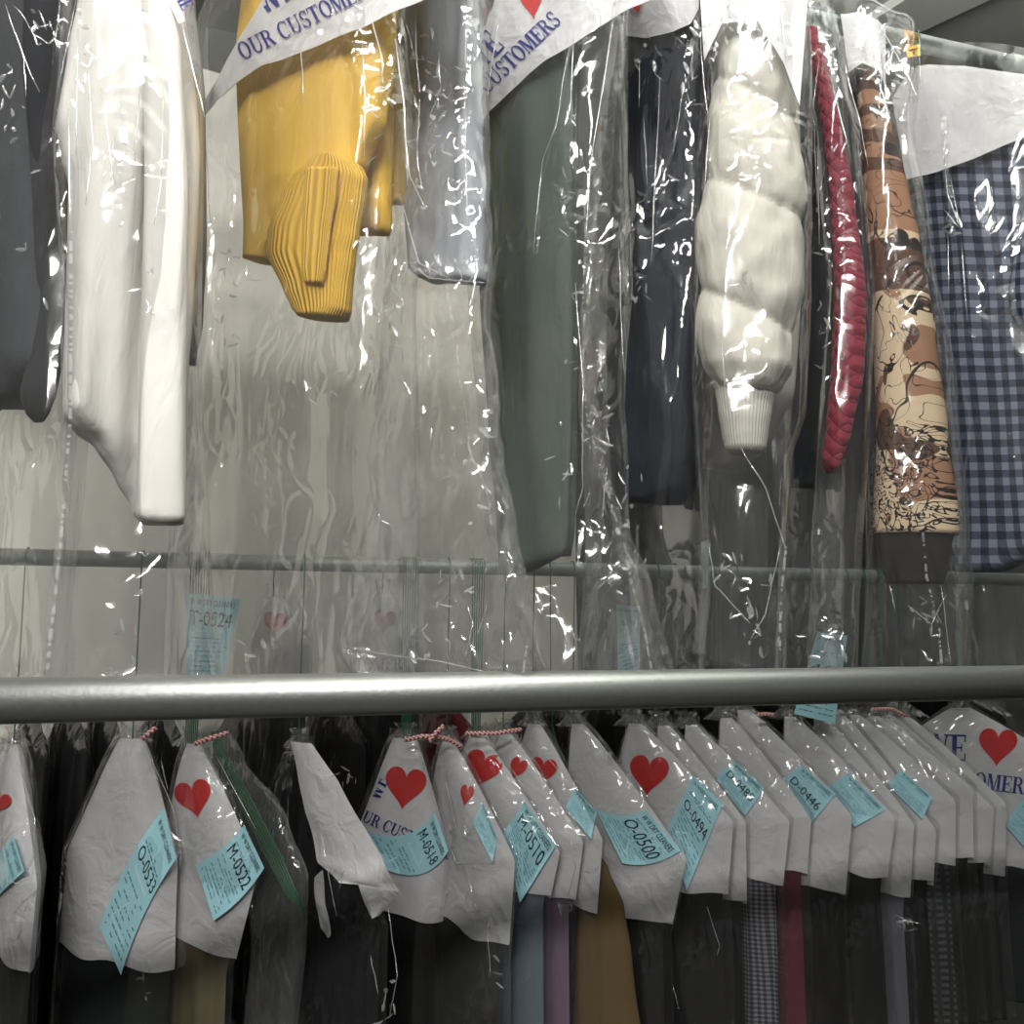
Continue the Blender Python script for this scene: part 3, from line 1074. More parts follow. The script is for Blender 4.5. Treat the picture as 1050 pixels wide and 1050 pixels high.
HOUNDS = gingham('grey_check_cloth', (128, 128, 134), (88, 88, 94), (52, 52, 58), 0.0085)
DIAG = gingham('dark_check_cloth', (40, 42, 44), (40, 42, 44), (74, 76, 76), 0.014)
def torn_strip(root, pl, face):
    g = sheet(pl, [((296, 760), (312, 763)), ((306, 796), (340, 800)), ((315, 838), (362, 842)), ((326, 884), (384, 882)), ((348, 905), (397, 906)), ((368, 907), (402, 916)), ((380, 943), (384, 940))], 0.030, 40, 14, 0.005, 2.0, curl=-0.012)
    obj('paper_strip', g, PAPER, root)
    g = sheet(pl, [((322, 900), (330, 892)), ((324, 930), (333, 925)), ((330, 952), (338, 948)), ((337, 962), (339, 960))], 0.026, 16, 6, 0.003, 5.0)
    obj('paper_strip', g, PAPER, root)
LOW = [
    dict(A=(14, 762), S=(38, 905), F=(30, 985), colour=(26, 28, 31), heart=(-2, 824, 26, 20), tk=[(14, 857), (25, 893), (-20, 935), (-24, 898)],
         label='papered garment cut by the left edge of the picture, red heart just showing', cr=([[(14, 770), (36, 840), (34, 880)], [(10, 940), (40, 910)]], [(22, 925, 14, 24, 14), (30, 880, 8, 30, 6)])),
    dict(A=(136, 757), S=(183, 880), F=(180, 985), colour=(38, 48, 45), tk=[(168, 828), (181, 880), (124, 1000), (102, 950)], number='O-0533', npos=0.34,
         label='dark green garment under a wide blank white paper, blue ticket O-0533', sag=(-4, -4), ang=math.radians(60), farcut=1.15, b=0.03, cr=([[(150, 765), (178, 830), (186, 880)], [(165, 780), (172, 810)]], [(182, 870, 6, 30, 8), (150, 1000, 10, 30, 5)])),
    dict(A=(196, 762), S=(266, 888), F=(238, 970), colour=(98, 88, 66), heart=(199, 820, 42, -12), tk=[(250, 846), (271, 890), (219, 944), (201, 886)], number='M-0522', wires=7,
         label='khaki garment with a red heart on its paper and blue ticket M-0522', farcut=0.25, sag=(2, 4), cr=([[(222, 775), (262, 850)]], [(240, 780, 10, 14, 4)])),
    dict(A=(306, 764), S=(366, 850), F=(394, 930), colour=(30, 30, 36), tk=None, b=0.018, farcut=0.6, paper=False, extra=torn_strip, cr=([[(300, 770), (330, 860), (345, 940)], [(398, 930), (408, 1000), (400, 1040)], [(380, 980), (388, 1020)]], [(355, 800, 14, 14, 6), (350, 890, 14, 8, 8), (395, 1030, 8, 20, 8)]),
         label='black garment with a narrow torn white paper strip and bunched plastic neck'),
    dict(A=(416, 757), S=(463, 878), F=(452, 936), colour=(26, 25, 26), heart=(415, 809, 47, 8), tk=[(446, 833), (460, 872), (385, 886), (361, 845)], number='M-0518', wires=6,
         text=[('WE', 388, 822, 15, -64), ('OUR CUSTOMERS', 362, 838, 12, 24)], sag=(6, 18), npos=0.24, farcut=1.15, ang=math.radians(60),
         label='black garment with heart and lettering on its paper and curved ticket M-0518'),
    dict(A=(458, 760), S=(528, 880), F=(521, 960), colour=(38, 36, 35), heart=(478, 816, 24, 12, 0.6), tk=[(494, 820), (510, 860), (505, 884), (485, 844)], fmat=FILM_CRUMPLED,
         label='brownish black garment in crumpled plastic, small partly hidden ticket, left of ticket M-0510', farcut=0.3, cr=([[(462, 870), (468, 885), (505, 880)], [(455, 790), (470, 860)], [(500, 960), (503, 1000)]], [(470, 850, 16, 14, 14), (480, 900, 16, 30, 10), (500, 960, 8, 40, 8)])),
    dict(A=(488, 756), S=(574, 872), F=(562, 914), colour=(102, 113, 126), heart=(494, 790, 42, 18), tk=[(538, 822), (570, 867), (533, 926), (516, 854)], number='M-0510', wires=6,
         label='blue grey garment below the paper with ticket M-0510', farcut=0.6, cr=([[(585, 860), (590, 890), (582, 920)]], [])),
    dict(A=(516, 752), S=(598, 862), F=(588, 918), colour=(120, 100, 120), heart=(530, 789, 26, 24, 0.7), tk=None,
         label='mauve garment just right of ticket M-0510, part of a heart on its paper', farcut=0.2, cr=([], [(578, 960, 10, 40, 4)])),
    dict(A=(546, 742), S=(618, 858), F=(611, 925), colour=(52, 40, 44), heart=(556, 792, 32, 10), tk=[(590, 808), (612, 833), (606, 860), (580, 828)],
         label='dark plum garment with a small heart and a ticket half hidden by ticket O-0500', farcut=0.4, cr=([[(556, 770), (580, 800)], [(600, 880), (604, 900)]], [(600, 890, 6, 10, 5)])),
    dict(A=(588, 742), S=(704, 878), F=(686, 940), colour=(50, 51, 46), tk=[(662, 830), (698, 872), (638, 885), (610, 828)], number='O-0500', sag=(0, 7), npos=0.42,
         label='dark grey green garment under blank paper and wide ticket O-0500', farcut=0.1, cr=([[(690, 890), (697, 875), (700, 890)]], [(694, 890, 8, 10, 8), (620, 770, 10, 10, 4)])),
    dict(A=(648, 742), S=(752, 842), F=(746, 911), colour=(42, 43, 44), heart=(665, 796, 45, 6), tk=[(711, 795), (741, 824), (704, 914), (684, 850)], number='O-0494',
         text=[('E', 630, 782, 12, 6)], label='charcoal garment with a big red heart and ticket O-0494', npos=0.42, farcut=0.3, cr=([[(725, 930), (738, 970), (735, 980)], [(690, 1010), (696, 1035)]], [(745, 880, 6, 20, 4)])),
    dict(A=(676, 744), S=(765, 842), F=(765, 918), colour=(24, 24, 25), tk=None, label='black garment with plain paper squeezed between tickets O-0494 and D-0480', farcut=0.1),
    dict(A=(704, 744), S=(810, 840), F=(800, 897), colour=(90, 90, 95), mat=HOUNDS, tk=[(753, 780), (784, 808), (764, 837), (733, 797)], number='D-0480', npos=0.5,
         label='grey checked garment under the paper with ticket D-0480', farcut=0.1),
    dict(A=(740, 736), S=(832, 838), F=(826, 890), colour=(98, 44, 54), tk=None, label='maroon garment right of ticket D-0480', farcut=0.1),
    dict(A=(758, 728), S=(874, 834), F=(864, 908), colour=(18, 17, 18), tk=[(821, 784), (857, 814), (832, 844), (800, 802)], number='D-0446', npos=0.6,
         label='black garment under the paper with ticket D-0446', farcut=0.1),
    dict(A=(806, 735), S=(918, 838), F=(908, 894), colour=(34, 35, 37), tk=[(869, 792), (909, 830), (876, 848), (849, 808)], number=None,
         label='charcoal garment whose ticket lies right beside ticket D-0446', farcut=0.1),
    dict(A=(836, 735), S=(938, 844), F=(931, 914), colour=(94, 95, 105), tk=None, label='blue grey garment between the two right hand tickets without clear numbers', farcut=0.1, cr=([[(918, 938), (930, 944), (944, 947)]], [(930, 943, 12, 4, 8)])),
    dict(A=(856, 734), S=(960, 848), F=(955, 897), colour=(26, 26, 28), tk=[(924, 789), (956, 817), (946, 840), (910, 805)], number=None,
         label='black garment with the rightmost small blue ticket of the slanted row', farcut=0.1),
    dict(A=(872, 733), S=(980, 820), F=(978, 882), colour=(60, 62, 62), mat=DIAG, tk=None, label='dark diagonally checked garment just right of the last small blue ticket', farcut=0.1),
    dict(A=(890, 734), S=(998, 808), F=(997, 873), colour=(40, 41, 40), tk=None, label='dark grey garment under plain paper, third from the right of the slanted papers', farcut=0.1),
    dict(A=(906, 734), S=(1019, 828), F=(1013, 882), colour=(26, 27, 26), tk=None, wires=3, label='black garment under plain paper with a red striped tie at its hook', farcut=0.1),
    dict(A=(922, 735), S=(1032, 824), F=(1028, 893), colour=(30, 32, 32), tk=None, label='black garment under the last plain paper, against the lettered paper at right', farcut=0.1),
    dict(A=(985, 726), S=(1130, 806), F=(1126, 890), colour=(24, 34, 38), heart=(1023, 767, 42, 4, 1.0), tk=[(1050, 815), (1085, 850), (1060, 880), (1031, 846)], number=None,
         text=[('WE', 946, 779, 27, 2), ('OUR CUSTOMERS', 906, 797, 17, 7)], label='dark teal garment at the right edge with WE, a heart and lettering on its paper', farcut=0.9, ang=math.radians(58)),
]
PL = {}
for i, d in enumerate(LOW):
    if i >= 9:
        d['b'] = 0.016
    if 9 <= i <= 21:
        d['ang'] = math.radians(47)
    PL[i] = lower(seed=i + 3.3, group='papered garments on the lower rail', **d)

# tan garment squeezed in left of the one with ticket O-0500
tq = at_y(566, 744, Y_LOW - 0.02)
pt_ = facing_plane(622, 960, 1.60)
root = thing('bagged_garment', tq, pt_.rz, 'tan garment hanging left of and below wide ticket O-0500', 'garment', 'papered garments on the lower rail')
obj('garment_body', loft(pt_, [(852, 594, 602), (872, 592, 612), (890, 592, 624), (930, 592, 640), (980, 590, 648), (1160, 584, 672)], 0.018, n=70, m=56, folds=0.003, nf=7, seed=31.0, noisy=0.003), cloth((94, 78, 52), 0.92, 0.15), root)
obj('hanger_hook', join(hook_geo(Vector((tq.x, Y_LOW, Z_LOW)), 0.0155, tq, 1, 0), tube([tq, pt_.P(*pt_.hit(599, 862))], 0.0013, 6)), GREEN_WIRE, root)
# bundle of green hangers in loose film, right of ticket M-0522
A3 = at_y(222, 764, Y_LOW - 0.03)
root = thing('hanger_bundle', A3, 0, 'bundle of green wire hangers in loose clear film right of ticket M-0522', 'hanger')
pl = Plane(at_y(255, 850, Y_LOW - 0.05), math.radians(30))
geo = []
for k in range(6):
    p = []
    for (x, y) in ((217 + k * 1.5, 750), (219 + k * 2, 768), (240 + k * 3.2, 812 + k), (268 + k * 4, 868 + k * 2), (296 + k * 3, 922 + k * 2)):
        s, w = pl.hit(x, y, 0.004 * k - 0.01)
        p.append(pl.P(s, w, 0.004 * k - 0.01))
    geo.append(tube(p, 0.0014, 6))
    obj('hanger', geo[-1], GREEN_WIRE, root)
add_film(root, pl, [(752, 212, 232), (775, 214, 246), (840, 236, 292), (900, 252, 312), (960, 262, 310), (1060, 255, 300)], 0.02, FILM_CRUMPLED, 21.0, noisy=0.008)

# ------------------------------------------------------------------ twist ties
def tie(pts, label):
    P = [at_y(x, y, Y_LOW - 0.05 - dz) for x, y, dz in pts]
    Q = []
    for i in range(len(P) - 1):
        for k in range(6):
            Q.append(P[i].lerp(P[i + 1], k / 6))
    Q.append(P[-1])
    o = obj('twist_tie', tube(Q, 0.0042, 8), TIE)
    tag(o, label, 'twist tie', 'red and white twist ties')
tie([(146, 758, 0), (152, 752, .01), (160, 746, .012)], 'red and white tie beside the hook above the blank paper with ticket O-0533')
tie([(200, 763, 0), (212, 758, .02), (222, 755, .02), (234, 751, .01)], 'red and white tie round the hook bundle above ticket M-0522')
tie([(415, 759, 0), (432, 755, .02), (445, 755, .02), (460, 758, .01), (474, 766, 0)], 'long red and white tie at the hooks above ticket M-0518')
tie([(440, 760, .03), (447, 751, .03), (455, 744, .03)], 'short upright red and white tie crossing the long one above ticket M-0518')
tie([(478, 752, 0), (492, 752, .02), (508, 752, .02), (520, 750, .02), (534, 748, .01)], 'red and white tie at the hooks above ticket M-0510')
tie([(776, 733, .03), (784, 732, .03), (793, 733, .03)], 'small red and white tie below the tube above ticket D-0446')
tie([(893, 728, .03), (904, 727, .03), (915, 727, .03), (928, 734, .03)], 'red and white tie below the tube at the far right')

# ================================================================== things on the lower rail above the tube
def loose_ticket(corners, number, y, label, ang=None, hook=None, npos=0.3):
    c = [sum(p[i] for p in corners) / 4 for i in (0, 1)]
    pl = facing_plane(c[0], c[1], y)
    root = thing('laundry_ticket', pl.p0, pl.rz, label, 'ticket', 'loose tickets hanging above the front tube')
    ticket(pl, flat(0.0), corners, number, root, npos=npos, name='slip')
    if hook:
        t0 = at_y(hook, 575, Y_LOW)
        obj('wire', hook_geo(Vector((t0.x, Y_LOW, Z_LOW)), 0.0155, pl.p0 + Vector((0, 0.015, 0)), 1, 0), DARK_WIRE, root)
    return root
loose_ticket([(190, 608), (247, 614), (229, 694), (192, 694)], 'T-0524', 1.66, 'blue ticket T-0524 standing above the front tube under the bunch of hooks', hook=214)
loose_ticket([(632, 620), (656, 622), (656, 690), (634, 700)], None, 1.66, 'faint blue ticket behind plastic right below the navy jacket', hook=646)
loose_ticket([(838, 648), (869, 652), (856, 742), (814, 732)], '461', 1.66, 'blue ticket ending in 461 behind plastic above the tube at right', hook=846, npos=0.42)
loose_ticket([(719, 556), (727, 553), (726, 602), (720, 604)], None, 1.60, 'narrow blue ticket edge behind plastic under the puffer jacket', hook=722)

# ------------------------------------------------------------------ short-hooked garments behind, hearts showing above the tube
lower((280, 612), (318, 660), (316, 720), (52, 52, 54), 'bagged garment behind the yellow sweater plastic, faint heart above the tube', 41.0, heart=(281, 640, 26, 8), half=0.2,
      rail_y=Y_BACK - 0.13, rail_z=at_y(280, 580, Y_BACK - 0.13).z, hooks=DARK_WIRE, bottom=-0.75, farcut=0.5, group='garments behind the lower rail')
lower((392, 608), (436, 660), (432, 722), (38, 40, 46), 'bagged garment with a faint heart and the letters TOMER just above the tube', 42.0, heart=(394, 638, 26, 8), half=0.2,
      text=[('TOMER', 364, 688, 13, -1)], rail_y=Y_BACK - 0.13, rail_z=at_y(392, 582, Y_BACK - 0.13).z, hooks=DARK_WIRE, bottom=-0.75, farcut=0.9, group='garments behind the lower rail')

# ------------------------------------------------------------------ dark back row
bk = [(-20, 742, (70, 66, 54)), (34, 740, (62, 62, 58)), (72, 736, (34, 36, 46)), (108, 735, (30, 31, 35)), (166, 735, (24, 25, 28)), (250, 735, (28, 30, 40)), (286, 735, (70, 70, 66)),
      (338, 735, (62, 60, 56)), (372, 735, (28, 28, 30)), (455, 735, (110, 26, 34)), (560, 730, (40, 41, 42)), (620, 728, (48, 48, 48)), (720, 722, (38, 38, 40)), (800, 720, (30, 30, 32)),
      (880, 718, (42, 42, 42)), (960, 716, (34, 35, 36))]
for i, (x, y, c) in enumerate(bk):
    lower((x, y - 22), (x + 30, y + 46), (x + 28, y + 110), c, 'dark bagged garment on the back rail, seen in the gaps behind the front papers', 60.0 + i, half=0.2, paper=False,
          rail_y=Y_BACK, rail_z=ZB, hooks=DARK_WIRE, bottom=-0.85, ang=math.radians(20), group='dark bagged garments on the back rail', fmat=FILM_LOW)

# long grey coats filling the right-hand background above the tube
for i, (x, yt, c, wd) in enumerate([(624, 330, (70, 71, 70), 52), (690, 340, (60, 61, 60), 50), (754, 330, (52, 53, 52), 50), (820, 320, (56, 57, 56), 52), (888, 310, (58, 60, 58), 54), (960, 300, (74, 76, 73), 56), (1034, 300, (78, 80, 77), 58)]):
    y = 2.47
    pl = Plane(at_y(x, 500, y), math.radians(90))
    p0 = at_y(x, yt, y)
    root = thing('long_coat', p0, pl.rz, 'long dark grey coat in hazy plastic, far back above the tube on the right', 'coat', 'long grey coats far back on the right')
    obj('coat_body', loft(pl, [(yt, x - 10, x + 10), (yt + 30, x - wd * .45, x + wd * .45), (yt + 120, x - wd * .56, x + wd * .56), (760, x - wd * .6, x + wd * .6)], 0.05, folds=0.008, seed=i * 1.7, noisy=0.004), cloth(c, 0.95, 0.1), root)
    add_film(root, pl, [(yt - 6, x - 12, x + 12), (yt + 30, x - wd * .5, x + wd * .5), (yt + 120, x - wd * .6, x + wd * .6), (770, x - wd * .64, x + wd * .64)], 0.062, FILM_HAZY, 80.0 + i, n=60, m=48)
    hk = at_y(x, 250, y)
    obj('hanger_hook', tube([p0 + Vector((0, 0, -0.02)), p0 + Vector((0, 0, 0.15)), p0 + Vector((0.01, 0, 0.18)), p0 + Vector((0.0, 0.08, 0.2)), p0 + Vector((0.0, 0.17, 0.19))], 0.002, 6), DARK_WIRE, root)

# ================================================================== upper row
A_UP = math.radians(30)
def up_thing(name, px, py, label, cat, y=1.2, ang=A_UP):
    pl = Plane(at_y(px, py, y), ang)
    return thing(name, pl.p0, pl.rz, label, cat, 'bagged clothes on the upper pipe'), pl

def up_hook(root, px, foot_px, foot_py, pl):
    t0 = at_y(px, 40, Y_UP)
    s, w = pl.hit(foot_px, foot_py)
    f = pl.P(s, w)
    f = Vector((t0.x, Y_UP, min(f.z, Z_UP - 0.06)))
    obj('hanger_hook', hook_geo(Vector((t0.x, Y_UP, Z_UP)), 0.0165, f, 1, 0), GREEN_WIRE, root)

# --- charcoal jacket, far left
root, pl = up_thing('jacket', 20, 200, 'charcoal jacket in shiny plastic at the left edge of the upper row', 'jacket', 1.27, math.radians(38))
CH = cloth((62, 64, 68), 0.9, 0.12)
obj('jacket_body', loft(pl, [(-60, -60, 60), (0, -90, 70), (200, -110, 62), (370, -110, 52), (405, -110, 30), (414, -100, 14)], 0.045, folds=0.006, seed=1.0, noisy=0.006), CH, root)
pf = facing_plane(52, 200, 1.19)
obj('sleeve', loft(pf, [(-60, 22, 84), (60, 24, 74), (135, 28, 70), (220, 32, 72), (300, 36, 70), (370, 28, 66), (405, 20, 60), (425, 26, 52), (433, 34, 46)], 0.036, folds=0.004, seed=2.0, noisy=0.006, zs=0.7), cloth((40, 41, 44), 0.9, 0.1), root)
up_hook(root, 10, 20, -40, pl)
f = add_film(root, pl, [(-60, -80, 74), (0, -120, 84), (200, -130, 78), (430, -130, 74), (560, -120, 62), (700, -110, 50)], 0.062, FILM, 3.0, noisy=0.010)
add_fold_glints(f, pf, 0.05, [[(5, 5), (25, 60), (26, 100)], [(10, 20), (40, 95)], [(15, 5), (35, 35), (50, 45), (57, 38), (62, 0)], [(78, 0), (68, 50), (60, 90)], [(40, 10), (48, 30)]], [(8, 110, 14, 40, 8), (45, 20, 16, 25, 7), (20, 250, 30, 100, 6)], 1)
obj('film_fold_and_glint', ribbon(pf, [(75, 440), (62, 560), (44, 690)], 0.03, 0.012), FILM_HAZY, f)
obj('seam_print', ribbon(pf, [(72, 190), (73, 300), (72, 430), (62, 560), (50, 690)], 0.038), SEAM, f)

# --- white shirt
root, pl = up_thing('shirt', 135, 250, 'white shirt in plastic hanging beside the charcoal jacket', 'shirt', 1.2, math.radians(34))
WH = cloth((212, 209, 203), 0.85, 0.03, 900, 0.15, 0.5)
pf = facing_plane(135, 250, 1.13)
obj('shirt_body', loft(pf, [(-60, 92, 176), (0, 76, 186), (60, 66, 196), (135, 57, 202), (165, 62, 203), (190, 69, 202), (300, 69, 197), (425, 67, 192), (440, 78, 191), (455, 98, 190), (490, 118, 189), (520, 134, 186), (530, 138, 170)], 0.05, n=90, m=96, folds=0.014, nf=8, seed=3.0, noisy=0.012, zs=0.3), WH, root)
obj('sleeve', loft(pf, [(-20, 146, 172), (60, 146, 186), (200, 148, 192), (300, 147, 192), (420, 144, 190), (520, 141, 190), (532, 140, 190), (537, 148, 188)], 0.022, n=80, m=64, v0=0.060, folds=0.004, nf=6, seed=4.0, noisy=0.005, zs=0.3), WH, root)
pp = obj('paper_cape', sheet(pf, [((150, -60), (176, 10)), ((178, -60), (184, 24)), ((186, -30), (190, 22))], 0.075, 12, 10, back=-0.06), PAPER, root)
ps, w_ = serif_text('ME')
obj('lettering', printed(pf, flat(0.0795), 178, -6, 13, math.radians(62), ps, 0.8), NAVY_INK, pp, smooth=False)
up_hook(root, 120, 135, -40, pl)
f = add_film(root, pf, [(-60, 74, 192), (60, 62, 203), (140, 54, 207), (300, 64, 207), (430, 64, 206), (540, 60, 214), (700, 42, 226)], 0.085, FILM, 4.0, noisy=0.009,
         seams=[[(72, 170), (73, 300), (72, 430), (62, 560), (48, 690)]])
add_fold_glints(f, pf, 0.09, [[(70, 110), (72, 240)], [(80, 30), (78, 160)], [(146, 10), (146, 60), (138, 170)], [(168, 85), (165, 190), (158, 230)], [(185, 20), (203, 90), (210, 120)], [(118, 140), (113, 190)], [(90, 60), (95, 150), (88, 210)], [(104, 90), (118, 190)]], [(85, 60, 14, 60, 12), (120, 170, 25, 40, 8), (160, 300, 14, 60, 8), (140, 620, 40, 60, 6), (100, 690, 60, 12, 8)], 2)
# dark edge of a coat peeking out behind the shirt
root, pl = up_thing('coat', 196, 300, 'thin dark grey coat edge peeking out right of the white shirt', 'coat', 1.36, math.radians(30))
obj('coat_body', loft(pl, [(-40, 150, 190), (100, 160, 206), (250, 165, 206), (330, 172, 201), (372, 178, 192)], 0.02, folds=0.002, seed=5.0), cloth((128, 126, 122), 0.9), root)
up_hook(root, 186, 190, -40, pl)

# --- yellow sweater
root, pl = up_thing('sweater', 330, 120, 'mustard yellow knitted sweater under lettered white paper', 'sweater', 1.24, A_UP)
YE = cloth((232, 188, 82), 0.95, 0.08, 500, 0.5, 0.25)
YR = rib_mat('mustard_rib', (228, 182, 76), 0.0075, 0.003)
obj('sweater_body', loft(pl, [(-60, 290, 380), (-20, 256, 405), (60, 247, 400), (120, 249, 390), (170, 252, 372), (200, 254, 340), (235, 256, 296), (258, 257, 280), (268, 257, 277)], 0.022, n=80, m=80, e=4.5, folds=0.002, seed=6.0, noisy=0.005), YE, root)
obj('sleeve', loft(pl, [(-50, 345, 404), (60, 352, 402), (140, 352, 400), (200, 352, 398), (232, 351, 397), (239, 351, 394)], 0.014, e=5, v0=-0.045, folds=0.002, seed=7.0, noisy=0.004), YE, root)
obj('sleeve', loft(pl, [(-50, 388, 408), (60, 387, 411), (140, 389, 412), (200, 389, 411), (208, 389, 411)], 0.010, e=5, v0=-0.08, seed=8.0, noisy=0.003), YE, root)
obj('ribbed_cuff', loft(pl, [(162, 336, 358), (170, 320, 368), (182, 306, 373), (200, 294, 371), (240, 278, 365), (262, 277, 361), (300, 296, 356), (318, 305, 354), (326, 312, 350)], 0.024, n=60, m=64, v0=0.026, folds=0.001, seed=9.0, noisy=0.002, ringuv=0.06), YR, root, label='ribbed knit end of the sweater')
obj('ribbed_cuff', loft(pl, [(172, 314, 346), (200, 312, 344), (240, 311, 338), (276, 310, 334), (290, 313, 331)], 0.004, n=40, m=40, e=4, v0=0.052, seed=9.5, noisy=0.002, ringuv=0.03), YR, root)
PV = 0.045
pg = sheet(pl, [((206, 112), (210, 120)), ((218, 88), (222, 104)), ((245, 42), (247, 82)), ((270, -4), (272, 66)), ((300, -40), (300, 56)), ((335, -60), (335, 42)), ((370, -70), (370, 28)), ((410, -80), (410, 9)), ((470, -90), (470, -16))], PV, 50, 18, 0.004, 3.0, back=-0.1)
pp = obj('paper_cape', pg, PAPER, root)
fv = surface(pl, pg, lambda s, w: PV)
ps, w_ = serif_text('OUR CUSTOMERS')
obj('lettering', printed(pl, fv, 249, 62, 18, math.radians(-27), ps, 0.76), NAVY_INK, pp, smooth=False)
ps, w_ = serif_text('WE')
obj('lettering', printed(pl, fv, 268, 16, 28, math.radians(-30), ps, 0.8), NAVY_INK, pp, smooth=False)
obj('printed_heart', printed(pl, fv, 352, -36, 34, math.radians(-20), heart_shape()), RED_INK, pp, smooth=False)
up_hook(root, 352, 340, -40, pl)
f = add_film(root, pl, [(-60, 255, 408), (0, 240, 410), (60, 216, 412), (110, 205, 413), (300, 206, 414), (500, 199, 412), (700, 192, 410)], 0.088, FILM, 6.0, noisy=0.011)
add_fold_glints(f, pl, 0.075, [[(308, 45), (312, 105)], [(372, 40), (374, 160)], [(376, 5), (392, 60), (393, 90)], [(405, 40), (415, 110), (418, 190)], [(210, 130), (216, 230)], [(375, 170), (385, 160)]], [(225, 270, 16, 30, 10), (235, 350, 18, 40, 7), (390, 110, 14, 30, 6), (330, 390, 18, 20, 4), (200, 450, 20, 60, 4), (265, 660, 22, 14, 10)], 3)
obj('film_fold_and_glint', ribbon(pl, [(208, 118), (211, 300), (196, 690)], 0.05, 0.014), FILM_HAZY, f)

# --- pale grey folded garment in crumpled plastic
root, pl = up_thing('folded_garment', 450, 140, 'pale grey folded garment in very crumpled plastic right of the yellow sweater', 'garment', 1.13, A_UP)
obj('garment_body', loft(pl, [(-50, 414, 484), (0, 412, 486), (120, 414, 489), (240, 420, 492), (280, 428, 493), (288, 436, 492)], 0.018, n=80, m=80, e=5, folds=0.004, nf=9, seed=10.0, noisy=0.010, nscale=14, zs=0.8, v0=-0.02), cloth((158, 162, 168), 0.6, 0.05), root)
up_hook(root, 445, 450, -40, pl)
f = add_film(root, pl, [(-60, 408, 488), (120, 406, 493), (280, 404, 497), (350, 400, 500), (480, 386, 511), (540, 376, 525), (600, 366, 540), (664, 352, 546), (700, 372, 548)], 0.036, FILM_CRUMPLED, 7.0, noisy=0.012, nscale=12, zs=0.8,
         seams=[[(458, 290), (470, 370), (482, 460), (497, 500), (505, 540)], [(540, 662), (538, 690)]])
add_fold_glints(f, pl, 0.045, [[(425, 20), (430, 90), (428, 160), (433, 200)], [(478, 0), (477, 130), (480, 240)], [(450, 55), (452, 90), (440, 120)], [(437, 215), (420, 180), (415, 130)], [(410, 200), (430, 270), (460, 285)], [(497, 290), (440, 285), (420, 270)], [(352, 664), (400, 672), (450, 678), (495, 688)], [(480, 620), (485, 640), (478, 672)], [(500, 620), (490, 650)]], [(440, 110, 24, 80, 46), (450, 270, 30, 22, 30), (400, 330, 14, 50, 9), (420, 430, 30, 40, 6), (460, 470, 14, 60, 6), (490, 520, 14, 40, 10), (465, 595, 22, 26, 10), (440, 660, 50, 16, 18)], 4)
obj('film_hem', ribbon(pl, [(351, 666), (400, 672), (450, 678), (500, 690)], 0.045, 0.01), FILM_HAZY, f)

# --- green grey trousers
root, pl = up_thing('trousers', 540, 300, 'long grey green trousers under paper reading WE and OUR CUSTOMERS', 'trousers', 1.25, A_UP)
GR = cloth((80, 90, 82), 0.95, 0.1)
obj('trouser_leg', loft(pl, [(-40, 520, 600), (20, 506, 588), (125, 491, 586), (300, 496, 587), (450, 503, 585), (540, 511, 582), (566, 514, 580), (580, 515, 556), (590, 517, 530)], 0.022, n=90, m=72, folds=0.006, nf=5, seed=11.0, noisy=0.004), GR, root)
obj('trouser_leg', loft(pl, [(-40, 530, 600), (125, 510, 592), (450, 516, 590), (545, 522, 588), (570, 528, 584)], 0.018, n=60, v0=-0.05, folds=0.003, nf=5, seed=12.0, noisy=0.004), GR, root)
PV4 = 0.034
pg = sheet(pl, [((486, 56), (486, 130)), ((500, 20), (500, 116)), ((512, -10), (512, 104)), ((540, -40), (540, 78)), ((562, -50), (562, 61)), ((600, -55), (600, 37)), ((640, -60), (640, 12)), ((668, -60), (668, 0))], PV4, 40, 18, 0.004, 5.0, back=-0.08)
pp = obj('paper_cape', pg, PAPER, root)
fv = surface(pl, pg, lambda s, w: PV4)
ps, w_ = serif_text('OUR CUSTOMERS')
obj('lettering', printed(pl, fv, 468, 127, 17, math.radians(-44), ps, 0.78), NAVY_INK, pp, smooth=False)
ps, w_ = serif_text('WE')
obj('lettering', printed(pl, fv, 490, 77, 27, math.radians(-46), ps, 0.72), NAVY_INK, pp, smooth=False)
obj('printed_heart', printed(pl, fv, 545, 2, 40, math.radians(-8), heart_shape(), 0.62), RED_INK, pp, smooth=False)
up_hook(root, 560, 560, -40, pl)
f = add_film(root, pl, [(-60, 500, 640), (40, 492, 640), (130, 484, 640), (300, 489, 640), (420, 498, 632), (540, 509, 640), (600, 530, 664), (700, 556, 688)], 0.062, FILM, 8.0, noisy=0.010,
         seams=[[(601, 200), (598, 330), (600, 420), (640, 560), (670, 690)]])
add_fold_glints(f, pl, 0.06, [[(632, 0), (618, 90), (605, 170), (600, 260)], [(584, 45), (570, 130), (556, 165), (547, 260)], [(588, 40), (585, 120)], [(497, 120), (505, 60), (512, 20)], [(590, 290), (598, 400), (597, 500), (590, 530)], [(622, 480), (618, 530)], [(598, 520), (605, 505)], [(634, 250), (640, 380)]], [(605, 330, 16, 90, 18), (612, 430, 14, 40, 16), (640, 500, 20, 60, 14), (640, 570, 30, 40, 16), (580, 180, 8, 50, 8), (600, 640, 60, 40, 10), (575, 470, 8, 30, 5)], 5)
obj('film_fold_and_glint', ribbon(pl, [(634, 0), (618, 120), (604, 240), (600, 330), (612, 460), (640, 560), (676, 688)], 0.062, 0.016), FILM_CRUMPLED, f)
obj('film_fold_and_glint', ribbon(pl, [(588, 40), (570, 130), (556, 180), (550, 260)], 0.062, 0.004), FILM_CRUMPLED, f)

